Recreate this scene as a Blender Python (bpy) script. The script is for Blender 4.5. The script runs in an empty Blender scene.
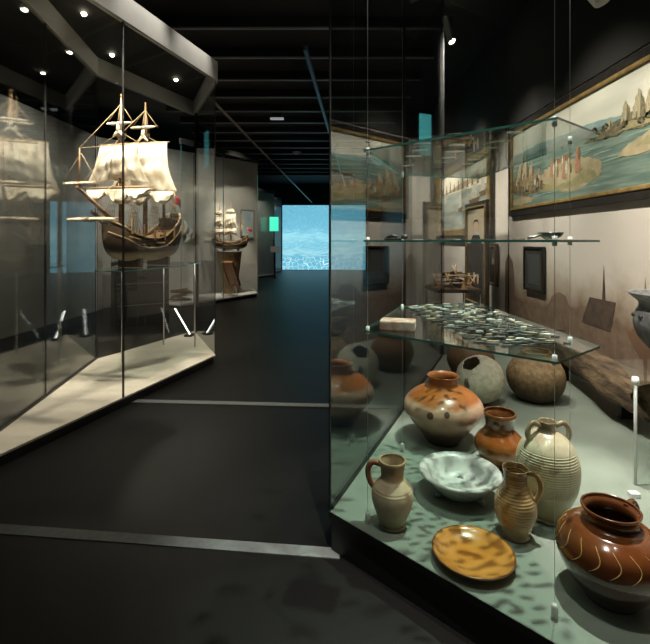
import bpy, bmesh, math, random
from mathutils import Vector, Matrix
PI = math.pi
rnd = random.Random(11)
C = bpy.context.scene.collection
SC = bpy.context.scene

# ------------------------------------------------------------------ helpers
def P(px, py, z):
    """a point of the photograph on the horizontal plane z (camera at 0,0,1.4, f=450 px)"""
    d = (z - 1.4) * 450.0 / (241.0 - py)
    return ((px - 325) / 450.0 * d, d)

class MB:
    def __init__(s): s.bm = bmesh.new()
    def box(s, x0, y0, z0, x1, y1, z1, mi=0, M=None):
        vs = [s.bm.verts.new((x, y, z)) for z in (z0, z1) for x, y in ((x0, y0), (x1, y0), (x1, y1), (x0, y1))]
        if M is not None:
            for v in vs: v.co = M @ v.co
        for f in ((3, 2, 1, 0), (4, 5, 6, 7), (0, 1, 5, 4), (1, 2, 6, 5), (2, 3, 7, 6), (3, 0, 4, 7)):
            s.bm.faces.new([vs[i] for i in f]).material_index = mi
        return s
    def prism(s, pts, z0, z1, mi=0, side=None):
        """closed polygon (counter-clockwise in xy) extruded in z"""
        a = sum(pts[i][0]*pts[(i+1) % len(pts)][1]-pts[(i+1) % len(pts)][0]*pts[i][1] for i in range(len(pts)))
        if a < 0: pts = list(reversed(pts))
        lo = [s.bm.verts.new((p[0], p[1], z0)) for p in pts]
        hi = [s.bm.verts.new((p[0], p[1], z1)) for p in pts]
        s.bm.faces.new(list(reversed(lo))).material_index = mi
        s.bm.faces.new(hi).material_index = mi
        n = len(pts)
        for i in range(n):
            f = s.bm.faces.new([lo[i], lo[(i+1) % n], hi[(i+1) % n], hi[i]])
            f.material_index = mi if side is None else side
        return s
    def wallbox(s, p, q, z0, z1, t, mi=0, side=None):
        """upright slab from p to q with thickness t centred on the line"""
        d = Vector((q[0]-p[0], q[1]-p[1])); d.normalize(); n = Vector((-d.y, d.x))*t/2
        pts = [(p[0]-n.x, p[1]-n.y), (q[0]-n.x, q[1]-n.y), (q[0]+n.x, q[1]+n.y), (p[0]+n.x, p[1]+n.y)]
        k0 = len(s.bm.faces)
        s.prism(pts, z0, z1, mi, side)
        if side is not None:
            s.bm.faces.ensure_lookup_table()
            for f in list(s.bm.faces)[k0:]:
                f.normal_update()
                if abs(f.normal.x*n.x+f.normal.y*n.y) > .9*t/2: f.material_index = mi
        return s
    def tube(s, pts, r, n=8, mi=0, caps=True, closed=False):
        pts = [Vector(p) for p in pts]; k = len(pts)
        rr = r if isinstance(r, (list, tuple)) else [r]*k
        rings = []; up = None
        for i, p in enumerate(pts):
            a = pts[(i-1) % k] if (closed or i > 0) else p
            b = pts[(i+1) % k] if (closed or i < k-1) else p
            t = (b-a)
            if t.length < 1e-9: t = Vector((0, 0, 1))
            t.normalize()
            if up is None:
                up = Vector((0, 0, 1)) if abs(t.z) < .9 else Vector((1, 0, 0))
            u = up - t*up.dot(t)
            if u.length < 1e-6: u = Vector((1, 0, 0)) - t*t.x
            u.normalize(); w = t.cross(u); up = u
            rings.append([s.bm.verts.new(p+(u*math.cos(2*PI*j/n)+w*math.sin(2*PI*j/n))*rr[i]) for j in range(n)])
        m = k if closed else k-1
        for i in range(m):
            A, B = rings[i], rings[(i+1) % k]
            for j in range(n):
                f = s.bm.faces.new([A[j], A[(j+1) % n], B[(j+1) % n], B[j]]); f.smooth = True; f.material_index = mi
        if caps and not closed:
            s.bm.faces.new(list(reversed(rings[0]))).material_index = mi
            s.bm.faces.new(rings[-1]).material_index = mi
        return s
    def lathe(s, prof, n=48, mi=0, wob=None):
        rings = []
        for (r, z) in prof:
            if r < 1e-6: rings.append([s.bm.verts.new((0, 0, z))])
            else:
                ring = []
                for j in range(n):
                    a = 2*PI*j/n; q = r*(wob(a, z) if wob else 1)
                    ring.append(s.bm.verts.new((q*math.cos(a), q*math.sin(a), z)))
                rings.append(ring)
        for A, B in zip(rings, rings[1:]):
            if len(A) == 1 and len(B) == 1: continue
            for j in range(n):
                if len(A) == 1: vs = [A[0], B[(j+1) % n], B[j]]
                elif len(B) == 1: vs = [A[j], A[(j+1) % n], B[0]]
                else: vs = [A[j], A[(j+1) % n], B[(j+1) % n], B[j]]
                f = s.bm.faces.new(vs); f.smooth = True; f.material_index = mi
        return s
    def grid(s, fn, nu, nv, mi=0):
        V = [[s.bm.verts.new(fn(i/nu, j/nv)) for j in range(nv+1)] for i in range(nu+1)]
        for i in range(nu):
            for j in range(nv):
                f = s.bm.faces.new([V[i][j], V[i+1][j], V[i+1][j+1], V[i][j+1]]); f.smooth = True; f.material_index = mi
        return s
    def poly(s, pts, mi=0):
        s.bm.faces.new([s.bm.verts.new(p) for p in pts]).material_index = mi
        return s
    def xf(s, M):
        bmesh.ops.transform(s.bm, matrix=M, verts=s.bm.verts); return s
    def build(s, name, mats, parent=None, bevel=0, fix=True, loc=None):
        if fix: bmesh.ops.recalc_face_normals(s.bm, faces=s.bm.faces)
        me = bpy.data.meshes.new(name); s.bm.to_mesh(me); s.bm.free()
        for m in (mats if isinstance(mats, (list, tuple)) else [mats]): me.materials.append(m)
        o = bpy.data.objects.new(name, me); C.objects.link(o)
        if parent is not None: o.parent = parent
        if loc is not None: o.location = loc
        if bevel:
            b = o.modifiers.new('bevel', 'BEVEL'); b.width = bevel; b.segments = 2; b.limit_method = 'ANGLE'
        return o

def tag(o, label, cat, group=None, kind=None):
    o['label'] = label; o['category'] = cat
    if group: o['group'] = group
    if kind: o['kind'] = kind
    return o
def thing(name, label, cat, loc=(0, 0, 0), rz=0, group=None):
    o = bpy.data.objects.new(name, None); C.objects.link(o); o.empty_display_size = .1
    o.location = loc; o.rotation_euler = (0, 0, rz)
    return tag(o, label, cat, group)
def struct(o, label=None):
    o['kind'] = 'structure'
    if label: o['label'] = label
    return o

# ------------------------------------------------------------------ materials
def nt(name):
    m = bpy.data.materials.new(name); m.use_nodes = True
    t = m.node_tree; b = t.nodes['Principled BSDF']
    return m, t, b
def mat(name, col, rough=.6, col2=None, scale=8, metal=0, bump=0, spec=.5, detail=4, stretch=None, lo=.35, hi=.65, coat=0, bscale=None):
    m, t, b = nt(name); L = t.links
    b.inputs['Base Color'].default_value = (*col, 1); b.inputs['Roughness'].default_value = rough
    b.inputs['Metallic'].default_value = metal; b.inputs['Specular IOR Level'].default_value = spec
    if coat: b.inputs['Coat Weight'].default_value = coat; b.inputs['Coat Roughness'].default_value = .08
    tc = t.nodes.new('ShaderNodeTexCoord'); mp = t.nodes.new('ShaderNodeMapping')
    L.new(tc.outputs['Object'], mp.inputs['Vector'])
    if stretch: mp.inputs['Scale'].default_value = stretch
    nz = t.nodes.new('ShaderNodeTexNoise'); nz.inputs['Scale'].default_value = scale; nz.inputs['Detail'].default_value = detail
    L.new(mp.outputs['Vector'], nz.inputs['Vector'])
    if col2:
        r = t.nodes.new('ShaderNodeValToRGB')
        r.color_ramp.elements[0].position = lo; r.color_ramp.elements[0].color = (*col, 1)
        r.color_ramp.elements[1].position = hi; r.color_ramp.elements[1].color = (*col2, 1)
        L.new(nz.outputs['Fac'], r.inputs['Fac']); L.new(r.outputs['Color'], b.inputs['Base Color'])
    if bump:
        bp = t.nodes.new('ShaderNodeBump'); bp.inputs['Strength'].default_value = bump; bp.inputs['Distance'].default_value = .01
        src = nz
        if bscale:
            src = t.nodes.new('ShaderNodeTexNoise'); src.inputs['Scale'].default_value = bscale; src.inputs['Detail'].default_value = 5
            L.new(mp.outputs['Vector'], src.inputs['Vector'])
        L.new(src.outputs['Fac'], bp.inputs['Height']); L.new(bp.outputs['Normal'], b.inputs['Normal'])
    return m
def zmat(name, stops, wob=.1, scale=6, rough=.4, noise=.25, coat=0, bump=0, stretch=None, constant=False):
    """glaze that changes with height in the object; stops = [(z, colour)]"""
    m, t, b = nt(name); L = t.links
    tc = t.nodes.new('ShaderNodeTexCoord'); sx = t.nodes.new('ShaderNodeSeparateXYZ'); L.new(tc.outputs['Object'], sx.inputs[0])
    mp = t.nodes.new('ShaderNodeMapping'); L.new(tc.outputs['Object'], mp.inputs['Vector'])
    if stretch: mp.inputs['Scale'].default_value = stretch
    nz = t.nodes.new('ShaderNodeTexNoise'); nz.inputs['Scale'].default_value = scale; nz.inputs['Detail'].default_value = 5
    L.new(mp.outputs['Vector'], nz.inputs['Vector'])
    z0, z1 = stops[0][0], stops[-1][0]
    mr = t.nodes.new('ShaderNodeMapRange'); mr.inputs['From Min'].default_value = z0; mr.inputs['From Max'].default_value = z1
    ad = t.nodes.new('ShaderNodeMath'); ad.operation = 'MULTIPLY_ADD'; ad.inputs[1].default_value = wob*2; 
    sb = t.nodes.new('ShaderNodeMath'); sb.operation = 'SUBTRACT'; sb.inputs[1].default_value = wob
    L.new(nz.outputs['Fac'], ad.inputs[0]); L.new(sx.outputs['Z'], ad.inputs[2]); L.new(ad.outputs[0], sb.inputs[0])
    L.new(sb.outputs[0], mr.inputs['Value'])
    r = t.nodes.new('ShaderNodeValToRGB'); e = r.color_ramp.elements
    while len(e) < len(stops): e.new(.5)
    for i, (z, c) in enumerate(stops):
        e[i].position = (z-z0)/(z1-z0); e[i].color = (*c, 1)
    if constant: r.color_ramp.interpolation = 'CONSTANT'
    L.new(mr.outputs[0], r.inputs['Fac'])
    mx = t.nodes.new('ShaderNodeMix'); mx.data_type = 'RGBA'; mx.blend_type = 'OVERLAY'; mx.inputs['Factor'].default_value = noise
    n2 = t.nodes.new('ShaderNodeTexNoise'); n2.inputs['Scale'].default_value = scale*4; n2.inputs['Detail'].default_value = 6
    L.new(tc.outputs['Object'], n2.inputs['Vector'])
    L.new(r.outputs['Color'], mx.inputs[6]); L.new(n2.outputs['Fac'], mx.inputs[7])
    L.new(mx.outputs[2], b.inputs['Base Color'])
    b.inputs['Roughness'].default_value = rough
    if coat: b.inputs['Coat Weight'].default_value = coat; b.inputs['Coat Roughness'].default_value = .06
    if bump:
        bp = t.nodes.new('ShaderNodeBump'); bp.inputs['Strength'].default_value = bump; bp.inputs['Distance'].default_value = .01
        L.new(n2.outputs['Fac'], bp.inputs['Height']); L.new(bp.outputs['Normal'], b.inputs['Normal'])
    return m
def glass_mat(name, tint=(.955, .975, .97), r0=.04):
    m = bpy.data.materials.new(name); m.use_nodes = True; t = m.node_tree; t.nodes.clear(); L = t.links
    out = t.nodes.new('ShaderNodeOutputMaterial'); mx = t.nodes.new('ShaderNodeMixShader')
    tr = t.nodes.new('ShaderNodeBsdfTransparent'); tr.inputs['Color'].default_value = (*tint, 1)
    gl = t.nodes.new('ShaderNodeBsdfGlossy'); gl.inputs['Roughness'].default_value = 0.0
    lw = t.nodes.new('ShaderNodeLayerWeight'); lw.inputs['Blend'].default_value = .5
    pw = t.nodes.new('ShaderNodeMath'); pw.operation = 'POWER'; pw.inputs[1].default_value = 5
    ma = t.nodes.new('ShaderNodeMath'); ma.operation = 'MULTIPLY_ADD'; ma.inputs[1].default_value = 1-r0; ma.inputs[2].default_value = r0
    L.new(lw.outputs['Facing'], pw.inputs[0]); L.new(pw.outputs[0], ma.inputs[0]); L.new(ma.outputs[0], mx.inputs['Fac'])
    L.new(tr.outputs[0], mx.inputs[1]); L.new(gl.outputs[0], mx.inputs[2]); L.new(mx.outputs[0], out.inputs['Surface'])
    return m
def emit(name, col, s):
    m, t, b = nt(name); b.inputs['Base Color'].default_value = (*col, 1)
    b.inputs['Emission Color'].default_value = (*col, 1); b.inputs['Emission Strength'].default_value = s
    return m

GLASS = glass_mat('clear_glass')
GLASSM = glass_mat('coated_case_glass', (.90, .92, .91), .15)
GLASSR = glass_mat('thick_case_glass', (.92, .95, .945), .17)
SHELF = glass_mat('shelf_glass', (.90, .955, .935))
EDGE = mat('glass_edge', (.045, .17, .145), .12, (.08, .25, .22), 20)
BLACK = mat('black_paint', (.008, .008, .009), .45)
GASKET = mat('dark_gasket', (.02, .02, .02), .5)
STEEL = mat('brushed_steel', (.62, .62, .62), .3, metal=1)
CHROME = mat('satin_chrome', (.78, .78, .77), .35, metal=.15)
GREYHDR = mat('grey_fascia', (.30, .30, .285), .55, (.34, .34, .32), 3)
DARKSOF = mat('dark_soffit', (.010, .010, .0095), .8)
IVORY = mat('ivory_floor_panel', (.66, .60, .50), .55, (.74, .68, .58), 3, stretch=(1, 4, 1))
GREENFL = mat('grey_green_floor_panel', (.215, .25, .21), .55, (.25, .285, .24), 5)
WHITEW = mat('white_panel', (.50, .48, .44), .7, (.58, .56, .52), 1.5)
CARPET = mat('charcoal_carpet', (.0045, .0043, .0042), .46, (.009, .0087, .0083), 220, bump=.12, spec=.38)
STRIPE = mat('pale_grey_strip', (.20, .22, .22), .6, (.245, .265, .265), 30)
CEIL = mat('black_ceiling', (.012, .012, .013), .8)
BATTEN = mat('ceiling_batten_grey', (.22, .23, .24), .35)
WOODD = mat('dark_oak', (.035, .022, .014), .55, (.09, .055, .03), 14, stretch=(1, 8, 8), bump=.3)
WOODM = mat('brown_wood', (.16, .085, .035), .5, (.30, .17, .075), 12, stretch=(1, 6, 6), bump=.2)
WOODL = mat('pale_spar_wood', (.42, .27, .13), .5, (.52, .36, .19), 20)
CANVAS = mat('cream_sailcloth', (.58, .50, .37), .9, (.80, .74, .61), 7, bump=.55, bscale=22)
ROPE = mat('rigging_rope', (.35, .26, .15), .8)
GILT = mat('gilt_frame', (.27, .17, .06), .4, (.46, .30, .11), 14, metal=.45, bump=.4)
EBONY = mat('ebony_frame', (.014, .012, .011), .35, (.028, .022, .018), 20)
RED = mat('red_cloth', (.42, .03, .03), .8)
WHITEP = mat('white_plaster', (.75, .74, .70), .7)
LED = emit('warm_lamp_glow', (1.0, .88, .68), 22)
TUBE = emit('white_tube_glow', (1, .97, .9), 4)

# ------------------------------------------------------------------ room shell
YB = 21.7
struct(MB().box(-9, -3.5, -.1, 6, YB+.2, 0).build('floor', CARPET), 'charcoal carpet floor')
struct(MB().box(-9, -3.5, 4.15, 6, YB+.2, 4.3).build('ceiling', CEIL), 'black ceiling')
struct(MB().box(-9.1, -3.5, 0, -9, YB+.2, 4.15).build('wall_left', BLACK), 'black left wall')
struct(MB().box(-9, -3.6, 0, 6, -3.5, 4.15).build('wall_front', BLACK), 'black wall behind the viewer')
struct(MB().box(-9, YB, 0, 6, YB+.15, 4.15).build('wall_back', BLACK), 'black far wall')
# right wall: pale plaster below with a brown townscape print fading up, black band above
XW = 2.30
def mural_mat():
    m, t, b = nt('pale_wall_with_brown_townscape_print'); L = t.links
    geo = t.nodes.new('ShaderNodeNewGeometry'); sx = t.nodes.new('ShaderNodeSeparateXYZ'); L.new(geo.outputs['Position'], sx.inputs[0])
    nz = t.nodes.new('ShaderNodeTexNoise'); nz.inputs['Scale'].default_value = 2.2; nz.inputs['Detail'].default_value = 7; nz.inputs['Roughness'].default_value = .65
    L.new(geo.outputs['Position'], nz.inputs['Vector'])
    ad = t.nodes.new('ShaderNodeMath'); ad.operation = 'MULTIPLY_ADD'; ad.inputs[1].default_value = -.75
    L.new(nz.outputs['Fac'], ad.inputs[0]); L.new(sx.outputs['Z'], ad.inputs[2])
    gy = t.nodes.new('ShaderNodeMath'); gy.operation = 'GREATER_THAN'; gy.inputs[1].default_value = 5.72; L.new(sx.outputs['Y'], gy.inputs[0])
    sm = t.nodes.new('ShaderNodeMath'); sm.operation = 'MULTIPLY_ADD'; sm.inputs[1].default_value = 3; L.new(gy.outputs[0], sm.inputs[0]); L.new(ad.outputs[0], sm.inputs[2]); ad = sm
    r = t.nodes.new('ShaderNodeValToRGB'); e = r.color_ramp.elements
    mr = t.nodes.new('ShaderNodeMapRange'); mr.inputs['From Min'].default_value = -.2; mr.inputs['From Max'].default_value = 1.0
    L.new(ad.outputs[0], mr.inputs['Value']); L.new(mr.outputs[0], r.inputs['Fac'])
    for _ in range(2): e.new(.5)
    for i, (p, c) in enumerate(((.12, (.085, .04, .022)), (.42, (.17, .095, .055)), (.62, (.40, .32, .25)), (.85, (.60, .53, .47)))):
        e[i].position = p; e[i].color = (*c, 1)
    L.new(r.outputs['Color'], b.inputs['Base Color']); b.inputs['Roughness'].default_value = .75
    return m
struct(MB().box(XW, -3.5, 0, XW+.15, 9.6, 2.80).build('wall_right', mural_mat()), 'pale right wall with a brown townscape print along its foot')
UPW = mat('upper_wall_black_brown', (.009, .008, .0065), .8, (.014, .011, .009), 2)
struct(MB().box(XW-.02, -3.5, 2.80, XW+.15, 9.6, 4.15).build('trim_1', UPW), 'dark band of wall above the paintings')
struct(MB().box(1.72, 9.5, 0, XW, 9.62, 2.80).build('wall_end', WHITEW), 'pale end wall beyond the second painting')
struct(MB().box(1.72, 9.5, 2.80, XW, 9.62, 4.15).build('trim_2', UPW), 'dark band above the end wall')
struct(MB().box(2.7, 9.62, 0, 2.8, YB, 4.15).build('wall_corridor', BLACK), 'black wall along the far part of the corridor')

struct(MB().wallbox((-4.72, 4.6), (-4.62, 9.25), 0, 3.5, .1).build('wall_partition', WHITEW), 'pale grey partition wall seen through the ship case on the left')

# projection on the far wall
def sea_mat():
    m, t, b = nt('projected_blue_sea'); L = t.links
    tc = t.nodes.new('ShaderNodeTexCoord'); sx = t.nodes.new('ShaderNodeSeparateXYZ'); L.new(tc.outputs['Object'], sx.inputs[0])
    mp = t.nodes.new('ShaderNodeMapping'); mp.inputs['Scale'].default_value = (.55, 1, 2.4); L.new(tc.outputs['Object'], mp.inputs['Vector'])
    nz = t.nodes.new('ShaderNodeTexNoise'); nz.inputs['Scale'].default_value = 2.2; nz.inputs['Detail'].default_value = 8; nz.inputs['Distortion'].default_value = 1.6
    L.new(mp.outputs['Vector'], nz.inputs['Vector'])
    vo = t.nodes.new('ShaderNodeTexVoronoi'); vo.feature = 'DISTANCE_TO_EDGE'; vo.inputs['Scale'].default_value = 4.5
    L.new(tc.outputs['Object'], vo.inputs['Vector'])
    lt = t.nodes.new('ShaderNodeMath'); lt.operation = 'LESS_THAN'; lt.inputs[1].default_value = .035; L.new(vo.outputs['Distance'], lt.inputs[0])
    zl = t.nodes.new('ShaderNodeMath'); zl.operation = 'LESS_THAN'; zl.inputs[1].default_value = .62; L.new(sx.outputs['Z'], zl.inputs[0])
    ml = t.nodes.new('ShaderNodeMath'); ml.operation = 'MULTIPLY'; L.new(lt.outputs[0], ml.inputs[0]); L.new(zl.outputs[0], ml.inputs[1])
    ad = t.nodes.new('ShaderNodeMath'); ad.operation = 'MULTIPLY_ADD'; ad.inputs[1].default_value = .45; ad.inputs[2].default_value = -.2
    L.new(nz.outputs['Fac'], ad.inputs[0])
    zr = t.nodes.new('ShaderNodeMapRange'); zr.inputs['From Min'].default_value = 0; zr.inputs['From Max'].default_value = 3
    L.new(sx.outputs['Z'], zr.inputs['Value'])
    sm = t.nodes.new('ShaderNodeMath'); sm.operation = 'ADD'; L.new(ad.outputs[0], sm.inputs[0]); L.new(zr.outputs[0], sm.inputs[1])
    r = t.nodes.new('ShaderNodeValToRGB'); e = r.color_ramp.elements
    st = ((.0, (.10, .40, .55)), (.2, (.07, .34, .50)), (.30, (.28, .58, .66)), (.42, (.12, .42, .56)), (.55, (.26, .60, .70)), (.68, (.11, .40, .55)), (.9, (.09, .36, .50)))
    while len(e) < len(st): e.new(.5)
    for i, (p, c) in enumerate(st): e[i].position = p; e[i].color = (*c, 1)
    L.new(sm.outputs[0], r.inputs['Fac'])
    n2 = t.nodes.new('ShaderNodeTexNoise'); n2.inputs['Scale'].default_value = 3.0; n2.inputs['Detail'].default_value = 4; L.new(mp.outputs['Vector'], n2.inputs['Vector'])
    m9 = t.nodes.new('ShaderNodeMath'); m9.operation = 'MULTIPLY'; m9.inputs[1].default_value = 16; L.new(n2.outputs['Fac'], m9.inputs[0])
    fr = t.nodes.new('ShaderNodeMath'); fr.operation = 'FRACT'; L.new(m9.outputs[0], fr.inputs[0])
    l2 = t.nodes.new('ShaderNodeMath'); l2.operation = 'LESS_THAN'; l2.inputs[1].default_value = .22; L.new(fr.outputs[0], l2.inputs[0])
    l3 = t.nodes.new('ShaderNodeMath'); l3.operation = 'MULTIPLY'; l3.inputs[1].default_value = .45; L.new(l2.outputs[0], l3.inputs[0])
    mxm = t.nodes.new('ShaderNodeMath'); mxm.operation = 'MAXIMUM'; L.new(l3.outputs[0], mxm.inputs[0]); L.new(ml.outputs[0], mxm.inputs[1]); ml = mxm
    mx = t.nodes.new('ShaderNodeMix'); mx.data_type = 'RGBA'; mx.inputs[7].default_value = (.50, .76, .80, 1)
    L.new(ml.outputs[0], mx.inputs['Factor']); L.new(r.outputs['Color'], mx.inputs[6])
    L.new(mx.outputs[2], b.inputs['Emission Color']); b.inputs['Emission Strength'].default_value = SEA_S
    b.inputs['Base Color'].default_value = (.05, .05, .05, 1)
    return m
SEA_S = 1.1
tag(MB().box(-2.05, YB-.05, .02, 1.95, YB-.005, 3.12).build('projection_screen', sea_mat()), 'glowing blue sea projection filling the far end of the corridor', 'projection screen')

# ceiling battens, rails, fittings
GRP = 'thin battens across the black ceiling'
b0 = None
for i in range(16):
    y = 4.64 + .885*i
    if b0 is None:
        b0 = MB().box(-3.2, -.012, 4.022, 1.55, .012, 4.15).box(-3.2, -.016, 4.0, 1.55, .016, 4.022, 1).build('ceiling_batten', [BLACK, BATTEN]); o = b0
    else:
        o = b0.copy(); C.objects.link(o)
    o.location = (0, y, 0)
    tag(o, 'thin dark batten running straight across the black corridor ceiling', 'ceiling batten', GRP)
p0 = P(305, 45, 4.0); p1 = P(345, 185, 4.0)
tag(MB().wallbox(p0, (p1[0], p1[1]), 3.93, 3.995, .05).build('ceiling_rail', mat('blue_grey_rail', (.05, .08, .11), .4)),
    'slim bluish rail crossing the battens overhead, right of the corridor', 'ceiling rail')
tag(MB().tube([(-1.62, 6.1, 3.40), (-.63, YB, 3.26)], .022, 6).build('lighting_rail', mat('rail_metal', (.28, .25, .22), .4)),
    'long thin grey rail running from the ship case corner towards the projection', 'lighting rail')
for (px, py, lab) in ((297, 152, 'round white smoke detector on the black corridor ceiling'), ):
    x, y = P(px, py, 4.0)
    t = thing('smoke_detector', lab, 'smoke detector', (x, y, 4.0))
    MB().lathe([(0, -.06), (.09, -.06), (.13, -.02), (.13, 0), (0, 0)], 24).build('body', WHITEP, t)
    MB().tube([(0, 0, 0), (0, 0, .15)], .03, 10).build('mount', BLACK, t)
x, y = P(277, 118, 4.0)
t = thing('emergency_light', 'small flat white light on the ceiling, nearer than the smoke detector', 'ceiling light', (x, y, 4.0))
MB().box(-.14, -.05, -.03, .14, .05, 0).build('diffuser', emit('dim_white_glow', (.9, .92, 1), .2), t)
MB().box(-.10, -.03, 0, .10, .03, .15).build('mount', BLACK, t)

# floor strips
def floor_strip(p, q, w, label):
    tag(MB().wallbox(p, q, 0, .004, w).build('floor_strip', STRIPE), label, 'floor strip')
a, b = P(0, 529.5, 0), P(333, 554, 0)
k = (b[1]-a[1])/(b[0]-a[0])
floor_strip((a[0]-1.2, a[1]-1.2*k), (b[0]+.03, b[1]), .068, 'pale strip across the dark carpet nearest the viewer')
a, b = P(122, 400.8, 0), P(330, 405.8, 0)
k = (b[1]-a[1])/(b[0]-a[0])
floor_strip(a, (.61, b[1]+k*(.61-b[0])), .075, 'pale strip across the dark carpet level with the far edge of the ship case')

# ------------------------------------------------------------------ cases
def inset(poly, d):
    c = Vector((sum(p[0] for p in poly)/len(poly), sum(p[1] for p in poly)/len(poly)))
    return [tuple(Vector(p)+(c-Vector(p)).normalized()*d) for p in poly]
def lerp(p, q, t): return (p[0]+(q[0]-p[0])*t, p[1]+(q[1]-p[1])*t)

# ---- ship case (left)
A, B, Cc, D = (-2.03, 2.72), (-1.265, 5.21), (-1.92, 6.62), (-2.56, 5.03)
A2 = (-2.20, 2.72)
H0, H1 = 3.25, 3.47
case = thing('display_case', 'tall glass case with a pale floor around the large sailing ship model', 'display case')
foot = [A2, A, B, Cc, D]
MB().prism(inset(foot, .03), 0, .065).build('plinth', BLACK, case)
MB().prism(foot, .065, .08).build('floor_panel', IVORY, case)
jt = lerp(A2, D, .472); jf = lerp(A, B, .43)
G = .006
for (p, q) in ((A, lerp(A, jf, .994)), (lerp(A, B, .434), lerp(A, B, .996)), (lerp(A2, jt, .02), lerp(A2, jt, .992)), (lerp(A2, D, .478), lerp(A2, D, .995)), (lerp(D, Cc, .01), lerp(D, Cc, .99)), (lerp(Cc, B, .03), lerp(Cc, B, .97))):
    MB().wallbox(p, q, .08, H0, G*1.5, 0, 1).build('glass_pane', [GLASSM if p[0] < -2.15 and q[0] > p[0]-.6 and q[0] < p[0] else GLASS, GASKET], case)
for q in (jf, jt):
    MB().tube([(q[0], q[1], .08), (q[0], q[1], H0)], .0035, 6).build('pane_joint', GASKET, case)
MB().wallbox(lerp(A2, D, .02), D, .08, .10, .03).build('floor_channel', GASKET, case)
MB().tube([(Cc[0]+.06, Cc[1]-.10, .08), (Cc[0]+.06, Cc[1]-.10, H0+.1)], .03, 12).build('corner_post', BLACK, case)
hd = MB()
for (p, q) in ((A, B), (B, Cc), (Cc, D), (D, A2)):
    hd.wallbox(p, q, H0, H1, .05)
hdr = hd.build('header', GREYHDR, case)
MB().prism(inset(foot, .05), H1-.03, H1+.02).build('soffit', DARKSOF, hdr)
for (px, py) in ((112, 55), (176, 80), (84, 14), (150, 84)):
    x, y = P(px, py, H1-.04)
    MB().lathe([(0, 0), (.014, 0), (.022, .012), (.022, .02)], 16).build('downlight', LED, case, loc=(x, y, H1-.055))

# ---- further cases along the corridor
def far_case(label, N, F, BK, wn, wf, h):
    t = thing('display_case', label, 'display case')
    MB().prism(inset([N, F]+BK, .04), 0, .06).build('plinth', BLACK, t)
    MB().prism([N, F]+BK, .06, .085).build('floor_panel', mat('white_floor_panel', (.62, .60, .56), .6), t)
    MB().wallbox(wn, wf, 0, h, .08).build('back_panel', WHITEW, t)
    MB().wallbox(lerp(N, F, .01), lerp(N, F, .5), .085, h-.15, .012, 0, 1).build('glass_pane', [GLASS, EDGE], t)
    MB().wallbox(lerp(N, F, .505), lerp(N, F, .99), .085, h-.15, .012, 0, 1).build('glass_pane', [GLASS, EDGE], t)
    MB().wallbox(N, F, h-.15, h-.03, .05).build('header', DARKSOF, t)
    return t
c2 = far_case('glass case with a pale floor around the smaller ship model further down', (-2.98, 9.25), (-1.69, 11.38), [(-1.95, 12.3), (-4.1, 9.85)], (-4.75, 9.3), (-1.89, 12.5), 3.55)
c3 = far_case('dim glass case past the framed blue picture, next to last along the corridor', (-3.6, 14.6), (-2.0, 17.9), [(-2.9, 18.0)], (-4.2, 14.6), (-2.09, 18.3), 3.42)
c4 = far_case('last glass case on the left beside the blue projection', (-2.75, 18.6), (-1.97, 20.3), [(-2.6, 20.4)], (-3.4, 18.9), (-2.03, 20.7), 3.36)

# ---- right case
K = (.018, 2.035); L_ = (1.25, 4.80); Mm = (1.62, .46)
XI = XW-.012
case = thing('display_case', 'large glass case on a black plinth holding the pottery on the right', 'display case')
foot = [K, Mm, (XI, .46), (XI, 5.62), L_]
FZ = .178
MB().prism([(K[0]+.012, K[1]+.0), (Mm[0]+.03, Mm[1]+.03), (XI, .49), (XI, 5.60), (L_[0]+.02, L_[1]-.02)], 0, FZ-.03).build('plinth', BLACK, case)
MB().prism(foot, FZ-.03, FZ, 0, 1).build('floor_panel', [GREENFL, BLACK], case)
jl = lerp(K, L_, .46)
for (p, q) in ((lerp(K, Mm, .004), Mm), (lerp(K, L_, .003), lerp(K, L_, .458)), (lerp(K, L_, .462), L_), (lerp(L_, (XI, 5.615), .02), (XI, 5.615))):
    MB().wallbox(p, q, FZ, 4.0, .010, 0, 1).build('glass_pane', [GLASSR if p[0] < L_[0]-.01 and q[1] > K[1] else GLASS, GASKET], case)
MB().wallbox(lerp(K, L_, .006), lerp(K, L_, .99), FZ, FZ+.018, .022).build('floor_channel', GASKET, case)
MB().wallbox(lerp(K, L_, .0), L_, 4.0, 4.148, .03).wallbox(K, Mm, 4.0, 4.148, .03).build('top_channel', BLACK, case)
MB().tube([(L_[0], L_[1]+.03, 0), (L_[0], L_[1]+.03, 4.1)], .007, 8).build('corner_post', BLACK, case)

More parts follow.
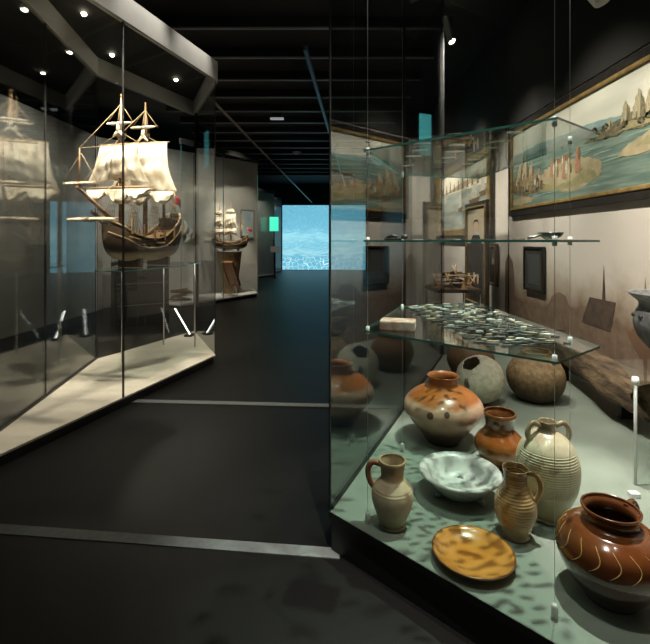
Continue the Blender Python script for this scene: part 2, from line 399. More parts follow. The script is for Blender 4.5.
# shelves on cables
S1, S2, S3, S4, S5 = (.165, 1.932), (.735, 1.42), (1.0, 1.637), (.95, 2.78), (.44, 2.64)
CAB = [(.185, 1.95, 'front left'), (.745, 1.46, 'front'), (.45, 2.62, 'rear left'), (.945, 1.736, 'right')]
SHZ = (1.018, 1.404, 1.792)
sl = ('lower glass shelf with teal edges, covered in dark fragments', 'middle glass shelf seen edge-on at eye level', 'topmost glass shelf seen from below, with teal edges')
for z, lab in zip(SHZ, sl):
    t = thing('glass_shelf', lab, 'glass shelf', (0, 0, z))
    MB().prism([S1, S2, S3, S4, S5], -.008, 0, 0, 1).build('shelf_plate', [SHELF, EDGE], t)
    for (cx, cy, _) in CAB:
        MB().tube([(cx, cy, -.020), (cx, cy, .012)], .008, 10).build('clip', CHROME, t)
for (cx, cy, w) in CAB:
    lb = {'front left': 'thin steel cable with a floor anchor beside the pale buff jug', 'front': 'thin steel cable with a floor anchor just left of the dark slip-trailed jar',
          'rear left': 'thin steel cable with a floor anchor behind the large red pot', 'right': 'thin steel cable passing in front of the ribbed two-handled jug'}[w]
    t = thing('suspension_cable', lb, 'cable', (cx, cy, FZ))
    MB().tube([(0, 0, .035), (0, 0, 3.97)], .0009, 6).build('wire', STEEL, t)
    MB().lathe([(0, 0.0005), (.011, .0005), (.011, .040), (.005, .046), (0, .046)], 16).build('anchor', CHROME, t)

# ------------------------------------------------------------------ pottery
FL = FZ+.0008
def smooth_prof(pts, n=6):
    """Catmull-Rom through profile points"""
    out = []
    for i in range(len(pts)-1):
        p0 = pts[max(i-1, 0)]; p1 = pts[i]; p2 = pts[i+1]; p3 = pts[min(i+2, len(pts)-1)]
        for k in range(n):
            t = k/n
            out.append(tuple(.5*((2*p1[a])+(-p0[a]+p2[a])*t+(2*p0[a]-5*p1[a]+4*p2[a]-p3[a])*t*t+(-p0[a]+3*p1[a]-3*p2[a]+p3[a])*t**3) for a in (0, 1)))
    out.append(pts[-1]); return out
def ribs(prof, z0, z1, step, amp):
    out = []
    for i in range(len(prof)-1):
        (r0, a), (r1, b) = prof[i], prof[i+1]
        n = max(1, int(abs(b-a)/(step/6)))
        for k in range(n):
            t = k/n; z = a+(b-a)*t; r = r0+(r1-r0)*t
            if z0 < z < z1: r += amp*math.cos(2*PI*z/step)
            out.append((r, z))
    out.append(prof[-1]); return out
def vessel(o, outer, wall, mt, mi=None, n=64, wob=None, name='body', inner_bottom=.02):
    """outer profile from base centre to rim, then back down inside"""
    inner = [(max(r-wall, .004), z) for (r, z) in outer if z > inner_bottom and r > wall*1.3][::-1]
    rim = [((outer[-1][0]*2-wall)/2, outer[-1][1]+wall*.35)]
    prof = [(0, outer[0][1])]+outer+rim+inner+[(0, inner[-1][1])]
    return MB().lathe(prof, n, 0, wob).build(name, mt, o)
def handle(o, pts, r, mt, n=10, flat=None, name='handle'):
    return MB().tube(smooth3(pts), r, n).build(name, mt, o)
def smooth3(pts, n=6):
    out = []
    for i in range(len(pts)-1):
        p0 = Vector(pts[max(i-1, 0)]); p1 = Vector(pts[i]); p2 = Vector(pts[i+1]); p3 = Vector(pts[min(i+2, len(pts)-1)])
        for k in range(n):
            t = k/n
            out.append(.5*((2*p1)+(-p0+p2)*t+(2*p0-5*p1+4*p2-p3)*t*t+(-p0+3*p1-3*p2+p3)*t**3))
    out.append(Vector(pts[-1])); return out

# ochre dish
OCH = mat('ochre_glaze', (.60, .235, .035), .25, (.68, .30, .06), 7, coat=.5, bump=.03)
RIMB = mat('reddish_glaze_rim', (.26, .10, .03), .3, (.34, .14, .04), 30, coat=.4)
o = thing('earthenware_dish', 'shallow round ochre-glazed dish with a brown rim at the front of the case', 'dish', (.566, 1.722, FL))
MB().lathe([(0, 0), (.065, 0), (.075, .004), (.130, .022), (.150, .033), (.1515, .038), (.146, .040), (.134, .032), (.122, .023), (.075, .0115), (.06, .010), (0, .0095)], 72).build('bowl', OCH, o)
MB().tube([(.1495*math.cos(a*PI/36), .1495*math.sin(a*PI/36), .0375) for a in range(72)], .0042, 8, closed=True).build('rim', RIMB, o)

# slip-trailed dark brown jar
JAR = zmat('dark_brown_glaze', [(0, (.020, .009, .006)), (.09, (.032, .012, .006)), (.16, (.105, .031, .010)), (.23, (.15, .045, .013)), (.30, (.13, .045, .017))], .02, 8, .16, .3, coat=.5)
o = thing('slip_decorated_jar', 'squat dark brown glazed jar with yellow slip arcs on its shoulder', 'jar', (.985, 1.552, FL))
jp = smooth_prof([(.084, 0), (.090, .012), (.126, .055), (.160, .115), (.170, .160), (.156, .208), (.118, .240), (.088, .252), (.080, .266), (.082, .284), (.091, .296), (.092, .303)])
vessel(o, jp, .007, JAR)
YEL = mat('yellow_slip', (.52, .34, .10), .3, coat=.5)
def rad_at(prof, z):
    for (r0, a), (r1, b) in zip(prof, prof[1:]):
        if a <= z <= b and b > a: return r0+(r1-r0)*(z-a)/(b-a)
    return prof[-1][0]
for k in range(18):
    a0 = 2*PI*k/18
    pts = []
    for j in range(9):
        t = j/8; z = .228-.070*t; a = a0+.16*math.sin(PI*t)-.05*t
        r = rad_at(jp, z)+.0004
        pts.append((r*math.cos(a), r*math.sin(a), z))
    MB().tube(pts, [.0008+.0009*math.sin(PI*j/8) for j in range(9)], 6).build('slip_arc', YEL, o)
handle(o, [(.074, .03, .286), (.112, .055, .290), (.134, .064, .258), (.124, .06, .222)], .011, JAR)

# pale buff jug with copper-coloured handle
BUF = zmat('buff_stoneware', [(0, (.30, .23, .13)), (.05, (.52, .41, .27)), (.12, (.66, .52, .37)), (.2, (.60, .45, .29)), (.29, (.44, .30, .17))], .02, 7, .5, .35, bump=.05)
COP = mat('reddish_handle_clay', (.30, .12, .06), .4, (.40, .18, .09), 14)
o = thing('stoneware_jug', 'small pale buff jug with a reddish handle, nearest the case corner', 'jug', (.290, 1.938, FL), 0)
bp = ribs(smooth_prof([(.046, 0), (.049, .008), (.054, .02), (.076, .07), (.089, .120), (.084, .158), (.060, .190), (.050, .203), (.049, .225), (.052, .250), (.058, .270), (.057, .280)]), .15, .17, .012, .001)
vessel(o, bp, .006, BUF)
handle(o, [(-.046, .018, .252), (-.080, .032, .254), (-.100, .040, .222), (-.096, .038, .180), (-.078, .030, .150)], [.013]*24+[.013], COP)
MB().lathe([(0, 0), (.058, .0), (.056, .008), (.048, .012)], 48).build('foot', BUF, o)

# grey-white bowl
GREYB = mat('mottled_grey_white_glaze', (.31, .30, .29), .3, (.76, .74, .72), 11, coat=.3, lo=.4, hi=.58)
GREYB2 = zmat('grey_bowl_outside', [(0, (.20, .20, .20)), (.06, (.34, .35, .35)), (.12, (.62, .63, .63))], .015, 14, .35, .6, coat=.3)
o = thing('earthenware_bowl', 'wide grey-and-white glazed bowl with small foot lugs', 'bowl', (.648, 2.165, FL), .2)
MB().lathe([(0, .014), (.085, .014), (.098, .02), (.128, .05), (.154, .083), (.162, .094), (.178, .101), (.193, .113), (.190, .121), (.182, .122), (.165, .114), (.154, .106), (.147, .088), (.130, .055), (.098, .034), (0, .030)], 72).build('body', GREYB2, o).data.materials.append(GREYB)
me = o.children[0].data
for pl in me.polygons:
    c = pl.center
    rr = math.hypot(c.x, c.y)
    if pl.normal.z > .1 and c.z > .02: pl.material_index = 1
for a in (-1.05, 1.05, 3.14):
    MB().tube([(.088*math.cos(a), .088*math.sin(a), .03), (.118*math.cos(a), .118*math.sin(a), .012), (.128*math.cos(a), .128*math.sin(a), .010)], [.018, .014, .009], 10).build('foot_lug', GREYB2, o)

# brown glazed jug behind the bowl
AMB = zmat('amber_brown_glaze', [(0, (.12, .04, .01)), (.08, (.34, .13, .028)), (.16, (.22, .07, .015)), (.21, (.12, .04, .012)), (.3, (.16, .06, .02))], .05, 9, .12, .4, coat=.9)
o = thing('glazed_jug', 'small shiny amber-brown jug behind the grey bowl', 'jug', (.952, 2.455, FL))
vessel(o, smooth_prof([(.068, 0), (.075, .012), (.112, .06), (.130, .105), (.122, .148), (.090, .185), (.076, .205), (.074, .235), (.080, .262), (.086, .275), (.083, .288)]), .007, AMB)
handle(o, [(.055, .055, .27), (.075, .085, .272), (.096, .100, .23), (.085, .085, .175)], .012, AMB)

# large red pot
REDP = zmat('red_earthenware', [(0, (.035, .024, .018)), (.085, (.10, .055, .035)), (.14, (.46, .26, .17)), (.252, (.58, .36, .25)), (.274, (.40, .12, .025)), (.32, (.42, .12, .022)), (.40, (.33, .11, .04))], .028, 6, .3, .25, coat=.35)  # darkest lower stops paint the shade under the belly into the glaze
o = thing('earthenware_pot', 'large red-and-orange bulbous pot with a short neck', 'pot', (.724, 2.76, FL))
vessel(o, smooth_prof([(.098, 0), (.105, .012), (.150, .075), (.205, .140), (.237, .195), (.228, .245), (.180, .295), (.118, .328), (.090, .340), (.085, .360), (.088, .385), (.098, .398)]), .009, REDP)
DK = mat('painted_shadow_spot', (.11, .05, .03), .4)
# round spots painted on the shoulder as shadows of the shelf fragments
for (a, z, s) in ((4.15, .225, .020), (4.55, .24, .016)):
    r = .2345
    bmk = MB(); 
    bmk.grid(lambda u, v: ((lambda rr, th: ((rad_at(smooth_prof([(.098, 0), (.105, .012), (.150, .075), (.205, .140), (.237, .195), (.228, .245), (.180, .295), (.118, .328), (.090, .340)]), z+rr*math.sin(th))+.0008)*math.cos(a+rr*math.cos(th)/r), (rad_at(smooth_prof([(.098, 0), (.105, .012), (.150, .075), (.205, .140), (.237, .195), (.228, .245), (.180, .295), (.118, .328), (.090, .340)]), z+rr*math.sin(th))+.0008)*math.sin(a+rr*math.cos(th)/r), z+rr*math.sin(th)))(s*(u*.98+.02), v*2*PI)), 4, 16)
    bmk.build('shadow_spot', DK, o)

# ribbed two-handled jug
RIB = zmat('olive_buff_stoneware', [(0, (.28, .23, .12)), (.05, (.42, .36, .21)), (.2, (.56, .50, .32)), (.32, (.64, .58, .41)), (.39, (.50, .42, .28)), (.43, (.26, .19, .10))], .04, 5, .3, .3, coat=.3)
o = thing('ribbed_jug', 'tall pale ribbed two-handled jug with a narrow neck', 'jug', (.990, 2.005, FL))
o.scale = (.94, .94, .99)
rp = ribs(smooth_prof([(.082, 0), (.090, .006), (.086, .02), (.100, .06), (.128, .13), (.140, .20), (.136, .26), (.112, .325), (.070, .368), (.038, .385), (.034, .400), (.038, .418), (.040, .424)]), .13, .31, .0105, .0011)
vessel(o, rp, .006, RIB)
MB().tube([(.086*math.cos(a*PI/30), .086*math.sin(a*PI/30), .0135) for a in range(60)], [.010+.003*math.sin(a*1.26) for a in range(60)], 8, closed=True).build('foot_ring', RIB, o)
for s in (-1, 1):
    handle(o, [(s*.036, -.004, .405), (s*.072, -.008, .418), (s*.092, -.010, .398), (s*.098, -.010, .365), (s*.088, -.010, .345)], .0125, RIB)

# small ribbed tan jug
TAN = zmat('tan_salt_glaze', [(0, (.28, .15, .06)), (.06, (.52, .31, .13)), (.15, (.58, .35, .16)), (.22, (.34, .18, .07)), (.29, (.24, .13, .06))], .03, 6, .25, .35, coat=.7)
o = thing('tan_jug', 'slim ribbed tan jug standing in front of the pale two-handled jug', 'jug', (.790, 1.868, FL))
tp = ribs(smooth_prof([(.052, 0), (.056, .006), (.055, .02), (.070, .06), (.082, .11), (.077, .155), (.056, .195), (.046, .215), (.045, .245), (.049, .268), (.052, .280)]), .06, .265, .011, .0013)
vessel(o, tp, .005, TAN)
handle(o, [(.044, -.012, .262), (.076, -.022, .258), (.092, -.028, .22), (.086, -.026, .18), (.070, -.02, .150)], .011, TAN)

# cream globular pot with broken mouth
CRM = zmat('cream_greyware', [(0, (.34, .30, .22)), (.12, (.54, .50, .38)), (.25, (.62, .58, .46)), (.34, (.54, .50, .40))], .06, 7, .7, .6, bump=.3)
o = thing('globular_pot', 'round cream pot behind the large red pot', 'pot', (1.175, 3.46, FL), .3)
b_ = vessel(o, smooth_prof([(.04, 0), (.08, .010), (.145, .060), (.176, .14), (.176, .20), (.140, .275), (.105, .305), (.085, .316), (.074, .322)]), .009, CRM, wob=lambda a, z: 1+.010*math.sin(3*a+z*9)+(.05*math.sin(5*a)+.04*math.sin(11*a) if z > .31 else 0))
RT = Matrix.Rotation(.3, 4, 'Z') @ Matrix.Rotation(.12, 4, 'X') @ Matrix.Rotation(-.62, 4, 'Y')
o.rotation_euler = RT.to_euler()
o.location.z = FL - min((RT @ v.co).z for v in b_.data.vertices)
o.location.x += .09
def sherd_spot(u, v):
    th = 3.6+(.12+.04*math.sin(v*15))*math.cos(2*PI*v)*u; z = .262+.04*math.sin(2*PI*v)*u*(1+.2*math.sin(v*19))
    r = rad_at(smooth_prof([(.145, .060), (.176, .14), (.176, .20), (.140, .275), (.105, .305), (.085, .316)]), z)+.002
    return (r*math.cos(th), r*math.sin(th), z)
MB().grid(sherd_spot, 5, 20).build('dark_patch', mat('mottled_dark_patch', (.10, .085, .06), .8, (.26, .22, .16), 18), o)  # darker mottled patch high on the side of the pot

# brown coarse pot
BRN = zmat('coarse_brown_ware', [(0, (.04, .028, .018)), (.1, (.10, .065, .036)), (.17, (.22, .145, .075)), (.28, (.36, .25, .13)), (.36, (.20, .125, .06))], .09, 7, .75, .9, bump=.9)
o = thing('coarse_pot', 'rough brown round-bottomed pot by the timber beam', 'pot', (1.63, 3.48, FL), .5)
vessel(o, smooth_prof([(.08, 0), (.13, .012), (.190, .08), (.214, .16), (.205, .23), (.165, .30), (.125, .335), (.108, .352), (.112, .368)]), .010, BRN, wob=lambda a, z: 1+.02*math.sin(2*a+1)+.012*math.sin(5*a+z*14))
MB().tube([(.108*math.cos(a*PI/24)*1.0, .108*math.sin(a*PI/24), .37) for a in range(48)], [.007+.004*math.sin(a*.7) for a in range(48)], 8, closed=True).build('broken_rim', BRN, o)

# brown pot behind cream pot
o = thing('brown_pot', 'wide brown pot partly hidden behind the cream pot', 'pot', (1.30, 4.02, FL))
vessel(o, smooth_prof([(.10, 0), (.14, .015), (.19, .10), (.205, .18), (.18, .25), (.14, .30), (.132, .33), (.145, .36)]), .010, zmat('brown_ware', [(0, (.07, .04, .02)), (.2, (.22, .13, .065)), (.36, (.30, .18, .09))], .04, 7, .6, .5, bump=.3))

# timber beam
TIMB = mat('weathered_timber', (.055, .036, .022), .8, (.19, .125, .07), 9, stretch=(3, .6, 3), bump=1.0, bscale=30, detail=8)
def timber():
    m = MB(); n, k = 26, 26
    rr = random.Random(4)
    ph = [rr.uniform(0, 6) for _ in range(8)]
    rings = []
    pts = [Vector((2.18, 4.25, .46)), Vector((2.13, 3.9, .44)), Vector((2.085, 3.4, .41)), Vector((2.05, 3.0, .395)), Vector((2.05, 2.80, .40))]
    cl = smooth3(pts, 7)
    N = len(cl)
    for i, p in enumerate(cl):
        t = i/(N-1)
        w = .05+.085*min(1, t*1.6)-.02*max(0, t-.85)/.15; h = .095+.035*t
        if t < .12: w *= .6+.4*t/.12; h *= .6+.4*t/.12
        ring = []
        for j in range(k):
            a = 2*PI*j/k
            q = 1+.09*math.sin(3*a+ph[0]+t*4)+.06*math.sin(7*a+ph[1]-t*6)+.05*math.sin(17*t+2*a+ph[2])+.03*math.sin(31*t+5*a)
            ca, sa = math.cos(a), math.sin(a)
            sq = (abs(ca)**3+abs(sa)**3)**(-1/3.)
            ring.append(m.bm.verts.new((p.x+w*ca*sq*q, p.y+.05*math.sin(3*a)*(1 if i in (0, N-1) else 0), p.z+h*sa*sq*q)))
        rings.append(ring)
    for A_, B_ in zip(rings, rings[1:]):
        for j in range(k):
            f = m.bm.faces.new([A_[j], A_[(j+1) % k], B_[(j+1) % k], B_[j]]); f.smooth = True
    m.bm.faces.new(list(reversed(rings[0]))); m.bm.faces.new(rings[-1])
    return m
t = thing('weathered_timber', 'large weathered dark timber lying along the wall behind the pots', 'timber', (0, 0, 0))
timber()  .build('trunk', TIMB, t)
for y in (3.1, 3.95):
    MB().box(2.03, y-.02, FL, 2.13, y+.02, .27 if y < 3.5 else .345).build('support_block', BLACK, t)

# clear stand with the blackened vessel
ACR = glass_mat('clear_acrylic', (.93, .95, .94))
sx0, sy0 = 1.545, 2.245
t = thing('glass_stand', 'clear stand with slim posts under the blackened vessel at the right edge', 'stand', (0, 0, FZ))
MB().prism([(sx0, sy0), (2.10, sy0), (2.10, 2.66), (sx0+.16, 2.66)], .515, .525, 0, 1).build('top_plate', [ACR, ACR], t)
MB().box(sx0+.022, sy0+.008, .0008, 2.075, sy0+.014, .514, 0).build('front_sheet', ACR, t)
MB().box(2.085, sy0+.025, .0008, 2.091, 2.64, .514, 0).build('side_sheet', ACR, t)
for (x, y) in ((sx0+.012, sy0+.012), (2.085, sy0+.012)):
    MB().tube([(x, y, .0008), (x, y, .532)], .0075, 10).build('post', mat('frosted_post', (.55, .57, .56), .3, metal=.3), t)
    MB().lathe([(0, .50), (.016, .50), (.018, .52), (.014, .54), (0, .542)], 16).build('cap', WHITEP, t, loc=(x, y, 0))
VES = zmat('blackened_metalware', [(0, (.03, .03, .03)), (.2, (.09, .09, .095)), (.34, (.20, .20, .205)), (.42, (.30, .30, .30))], .08, 9, .45, .8, bump=.5)
o = thing('footed_vessel', 'large blackened grey vessel with a wide rim on a clear stand', 'vessel', (1.905, 2.45, FZ+.526))
vessel(o, smooth_prof([(.085, 0), (.09, .015), (.07, .04), (.10, .08), (.165, .16), (.19, .235), (.18, .30), (.165, .335), (.168, .36), (.205, .395), (.215, .408)]), .012, VES)
for k in range(7):
    a = PI+(.5*k-1.5)
    MB().lathe([(0, -.012), (.014, -.006), (.016, .004), (.008, .014), (0, .016)], 12).build('boss', VES, o, loc=(.183*math.cos(a), .183*math.sin(a), .28))

# small labels on the case floor
LABW = mat('white_card', (.75, .76, .74), .6)
for (px, py, lab) in ((634, 497, 'small white caption block behind the slip-decorated jar'), ):
    x, y = P(px, py, FZ)
    tag(MB().box(x-.022, y-.016, FL, x+.022, y+.016, FL+.022).build('caption_block', LABW, bevel=.002), lab, 'label block')

# ------------------------------------------------------------------ things on the shelves
BR = mat('pinkish_brick', (.40, .21, .15), .85, (.66, .52, .44), 22, bump=.8)
x, y = P(398, 329, SHZ[0])
bm_ = MB().box(-.075, -.048, 0, .075, .048, .040)
o = bm_.build('brick_fragment', BR, None, bevel=.006, loc=(x, y, SHZ[0]+.001)); o.rotation_euler = (0, 0, -.25)
tag(o, 'flat pinkish brick fragment on the front left of the lower shelf', 'brick')

FR_M = [mat('fragment_dark', (.035, .035, .036), .5, (.075, .073, .070), 25, bump=.3), mat('fragment_grey', (.10, .105, .105), .5, (.17, .17, .165), 25, bump=.3),
        mat('fragment_tan', (.36, .29, .19), .6, (.48, .39, .27), 25, bump=.3), mat('fragment_pale', (.60, .60, .56), .5, (.74, .73, .68), 25, bump=.3)]
def frag_mesh(seed, L, W, m):
    r = random.Random(seed); n = 9
    pts = []
    bend = r.uniform(-.35, .35)
    for j in range(n):
        a = 2*PI*j/n
        q = r.uniform(.55, 1.0)
        x = L/2*q*math.cos(a); y = W/2*q*math.sin(a)+bend*x*x/L
        pts.append((x, y))
    b = MB().prism(pts, 0, r.uniform(.003, .006))
    me_ = b.build('leather_fragment', m)
    bv = me_.data
    return me_
protos = []
for k in range(14):
    mm = FR_M[(0, 1, 3, 2, 1, 0, 3, 0, 1, 2, 0, 3, 1, 3)[k]]
    protos.append(frag_mesh(100+k, rnd.uniform(.060, .094), rnd.uniform(.022, .031), mm))
used = set()
def put_frag(k, x, y, z, rz, label, group, s=1):
    p = protos[k]
    if k not in used: o = p; used.add(k)
    else: o = p.copy(); C.objects.link(o)
    o.location = (x, y, z); o.rotation_euler = (0, 0, rz); o.scale = (s, s, 1)
    return tag(o, label, 'fragment', group)
F1, F2, F3, F4 = (.455, 2.62), (.575, 1.60), (.945, 1.665), (.885, 2.72)
def lay(NR, NC, z, jit, rot, smin, smax, keep=1):
    for i in range(NR):
        for j in range(NC):
            if rnd.random() > keep: continue
            u = (j+.5+jit*(rnd.random()-.5)+(.22 if i % 2 else -.22))/NC; v = (i+.5+jit*(rnd.random()-.5))/NR
            p = lerp(lerp(F2, F1, v), lerp(F3, F4, v), min(.97, max(.03, u)))
            if abs(p[0]-.945) < .065 and abs(p[1]-1.736) < .05: continue
            put_frag(rnd.randrange(14), p[0], p[1], z, rnd.uniform(-rot, rot)+.1, 'flat dark or pale leather fragment laid out among many on the lower glass shelf', 'leather fragments laid out on the lower shelf', rnd.uniform(smin, smax))
lay(28, 6, SHZ[0]+.001, .25, .24, .58, .82)
lay(21, 4, SHZ[0]+.0085, .6, 1.3, .45, 1.0, .85)
rr = random.Random(8)
for i in range(6):
    for j in range(3):
        x = .40+.145*j+.03*i*.3+rr.uniform(-.012, .012); y = 1.82+.135*i-.09*j+rr.uniform(-.01, .01)
        put_frag((2, 6, 11, 6, 4, 9)[rr.randrange(6)], x, y, SHZ[2]+.001, rr.uniform(-.5, .5), 'pale flat fragment seen from below through the topmost glass shelf', 'pale fragments on the topmost shelf', 1.15)
for i in range(16):
    p = lerp((.30, 2.25), (.82, 1.60), i/15)
    if 2 < i < 13 or i in (0,):
        put_frag((0, 1, 3, 6, 4)[i % 5], p[0]+.03, p[1]+.10*(i % 3), SHZ[1]+.001, rr.uniform(-.4, .4), 'flat metal fragment lying on the middle glass shelf', 'flat fragments on the middle shelf', .9)
# dark lock-like iron object and silver bowl
o = thing('iron_lock', 'small black iron object with a knob on the left of the middle shelf', 'iron object', (.345, 2.20, SHZ[1]+.001), -.5)
IRON = mat('black_iron', (.02, .02, .02), .5, (.04, .038, .035), 20, bump=.3)
MB().box(-.055, -.012, 0, .03, .012, .010).build('plate', IRON, o, bevel=.003)
MB().tube([(-.05, 0, .012), (-.02, 0, .020), (.01, 0, .016)], [.004, .009, .006], 10).build('bolt', IRON, o)
MB().lathe([(0, .0), (.012, .004), (.018, .014), (.012, .024), (0, .028)], 16).build('knob', IRON, o, loc=(.045, 0, 0))
o = thing('silver_bowl', 'little tarnished silver dish at the right end of the middle shelf', 'dish', (.775, 1.545, SHZ[1]+.001))
MB().lathe([(0, 0), (.016, 0), (.034, .012), (.042, .024), (.040, .025), (.032, .015), (.014, .004), (0, .004)], 32).build('bowl', mat('tarnished_silver', (.45, .44, .40), .3, (.22, .21, .19), 30, metal=.8), o)
MB().tube([(-.03, -.01, .018), (-.06, -.02, .010), (-.09, -.03, .005)], [.004, .003, .005], 8).build('handle', STEEL, o)

# wooden wreck model on a table at the back
o = thing('metal_table', 'dark table with thin metal legs standing behind the glass case', 'table', (1.62, 5.70, 0))
MB().box(-.27, -.30, .775, .27, .40, .80).build('tabletop', mat('dark_table_top', (.05, .045, .04), .5), o)
for (x, y) in ((-.25, -.27), (.25, -.27), (-.25, .37), (.25, .37)):
    MB().tube([(x, y, .0008), (x, y, .775)], .009, 8).build('leg', STEEL, o)
TZ = FZ+.6262
o = thing('wreck_model', 'brown wooden model of jumbled planks, poles and frames behind the shelves', 'model', (1.62, 5.70, .8012))
rr = random.Random(21)
MB().box(-.25, -.29, 0, .26, .36, .018).build('base_board', WOODD, o, bevel=.004)
for k in range(13):
    L = rr.uniform(.24, .42); ang = rr.uniform(-.5, .5)+(PI/2 if k % 3 == 0 else .2)
    M_ = Matrix.Translation((rr.uniform(-.02, .10), rr.uniform(-.12, .2), .03+.014*k)) @ Matrix.Rotation(ang, 4, 'Z') @ Matrix.Rotation(rr.uniform(-.12, .12), 4, 'Y')
    MB().box(-L/2, -.022, -.007, L/2, .022, .007, 0, M_).build('plank', WOODM if k % 2 else WOODD, o)
for (x, y, dx, dy, h) in ((-.2, -.25, .10, .05, .20), (-.06, -.28, -.10, .03, .21), (.10, -.25, .12, .02, .19), (.24, -.2, -.10, .02, .20), (0, .1, .1, .1, .30), (.15, .1, -.1, .1, .28)):
    MB().tube([(x, y, .015), (x+dx, y+dy, h)], .007, 8).build('pole', WOODL, o)
MB().tube([(-.18, -.24, .17), (.02, -.25, .185), (.22, -.22, .17)], .007, 8).build('crossbar', WOODL, o)
for (x, y) in ((-.22, .02), (.05, -.30), (.22, .05)):
    MB().lathe([(.045, .018), (.03, .05), (.016, .09), (.006, .14), (0, .15)], 14).build('cone_stack', WOODM, o, loc=(x, y, 0))

# ------------------------------------------------------------------ paintings
SKYC = mat('painted_sky', (.55, .52, .43), .5, (.66, .62, .52), 2.2, stretch=(1, .5, 2.5), coat=.15)
WATC = mat('painted_water', (.095, .145, .118), .5, (.20, .25, .20), 6, stretch=(1, .4, 5), coat=.2)
HILC = mat('painted_blue_distance', (.20, .29, .28), .5, (.28, .36, .33), 12)
SANC = mat('painted_sand', (.30, .24, .14), .5, (.42, .34, .21), 9, coat=.15)
ISLC = mat('painted_dark_island', (.07, .065, .04), .5, (.20, .16, .09), 26, coat=.15)
HUTC = mat('painted_hut', (.26, .21, .12), .5, (.44, .37, .24), 40, stretch=(1, 3, .6))
SKNC = mat('painted_flesh_red', (.30, .11, .06), .5, (.40, .24, .15), 60)
WHTC = mat('painted_white', (.36, .33, .26), .5, (.56, .52, .43), 50)
SHIPC = mat('painted_brown_ship', (.13, .08, .04), .5, (.22, .14, .07), 20)
PM = [SKYC, WATC, HILC, SANC, ISLC, HUTC, SKNC, WHTC, SHIPC, mat('painted_ripple', (.20, .27, .21), .5, (.28, .35, .28), 12), mat('painted_ochre_ground', (.30, .25, .13), .5, (.22, .20, .10), 20), mat('painted_smoke', (.46, .43, .35), .5, (.52, .49, .40), 10)]
def painting(name, label, y_far, y_near, z0, z1, x, shapes, bw=.07, gw=.045, tilt=0, mats=PM, outer=EBONY, cat='painting'):
    """hangs on a wall facing -x; shapes in (u from the far end, v up), material index"""
    W = y_far-y_near; H = z1-z0
    o = thing(name, label, cat, (x, y_far, z0))
    o.rotation_euler = (0, tilt, 0)
    def q(u, v, d): return (-.030-d*.00004, -u*W, v*H)
    cv = MB()
    for i, (mi, pts) in enumerate(shapes):
        cv.poly([q(u, v, i) for (u, v) in pts], mi)
    cv.box(-.029, -W, 0, -.012, 0, H, 0)
    cv.build('canvas', mats, o, fix=False)
    for nm, w0, w1, dp, m in (('outer_frame', gw, gw+bw, .045, outer), ('gilt_moulding', 0, gw, .055, GILT)):
        if w1 <= w0: continue
        f = MB()
        for (a, b, c, d) in ((w0, w1, 0, 0),):
            # four rails around the canvas
            f.box(-dp, -W-w1, -w1, -.004, w1, -w0)
            f.box(-dp, -W-w1, H+w0, -.004, w1, H+w1)
            f.box(-dp, -W-w1, -w0, -.004, -W-w0, H+w0)
            f.box(-dp, w0, -w0, -.004, w1, H+w0)
        f.build(nm, m, o, bevel=.008)
    return o
def blob(cx, cy, rx, ry, seed, n=18, flat=0):
    r = random.Random(seed)
    return [(cx+rx*math.cos(2*PI*i/n)*r.uniform(.85, 1.1), cy+ry*math.sin(2*PI*i/n)*r.uniform(.8, 1.1)*(1 if math.sin(2*PI*i/n) > 0 else 1-flat)) for i in range(n)]
def rough(pts, amp, seed, n=5):
    r = random.Random(seed); out = []
    for i, p in enumerate(pts):
        q = pts[(i+1) % len(pts)]
        for k in range(n):
            t = k/n
            edge = abs(p[0]) < .001 and abs(q[0]) < .001 or abs(p[0]-1) < .001 and abs(q[0]-1) < .001 or abs(p[1]) < .001 and abs(q[1]) < .001
            j = 0 if (k == 0 or edge) else amp
            out.append((min(1, max(0, p[0]+(q[0]-p[0])*t+r.uniform(-j, j)*.45)), min(1, max(0, p[1]+(q[1]-p[1])*t+r.uniform(-j, j)))))
    return out
def person(u, v, h, mi):
    w = h*.042
    return [(mi, [(u-w, v), (u+w, v), (u+w*1.2, v+h*.6), (u+w*.5, v+h*.82), (u+w*.55, v+h), (u-w*.55, v+h), (u-w*.5, v+h*.82), (u-w*1.2, v+h*.6)])]
S = [(0, [(0, 0), (1, 0), (1, 1), (0, 1)]),
     (1, [(0, 0), (1, 0), (1, .62), (.8, .64), (.5, .66), (.25, .70), (0, .66)]),
     (2, rough([(0, .62), (.2, .655), (.5, .64), (.62, .62), (.62, .655), (.5, .70), (.34, .71), (.2, .735), (.1, .72), (0, .70)], .012, 1))]
rp_ = random.Random(77)
for k in range(26):                                       # ripples and shallows
    u, v = rp_.uniform(.02, .95), rp_.uniform(.05, .58); w = rp_.uniform(.03, .10)
    S.append((9 if k % 2 else 2, rough([(u-w, v), (u+w, v+.004), (u+w*.6, v+.014), (u-w*.7, v+.012)], .004, k)))
S += [(3, rough(blob(.37, .25, .185, .17, 3), .012, 2)), (10, rough(blob(.36, .20, .17, .10, 4), .012, 3)), (3, rough(blob(.33, .30, .12, .14, 5), .012, 4))]
S += [(4, rough(blob(.10, .28, .105, .17, 7), .02, 5)), (4, rough(blob(.17, .22, .07, .10, 9), .02, 6)), (10, rough(blob(.12, .33, .07, .09, 19), .015, 7)), (3, rough(blob(.07, .07, .10, .05, 31), .01, 8))]
def hut(u, v, w, h, k):
    return [(5, rough([(u-w, v), (u+w, v), (u+w*.78, v+h*.5), (u+w*.15, v+h), (u-w*.1, v+h), (u-w*.75, v+h*.5)], .008, k, 4)),
            (4, [(u+w*.15, v), (u+w, v), (u+w*.78, v+h*.5), (u+w*.3, v+h*.85)]), (4, [(u-w*.45, v), (u-w*.2, v), (u-w*.22, v+h*.22), (u-w*.42, v+h*.22)])]
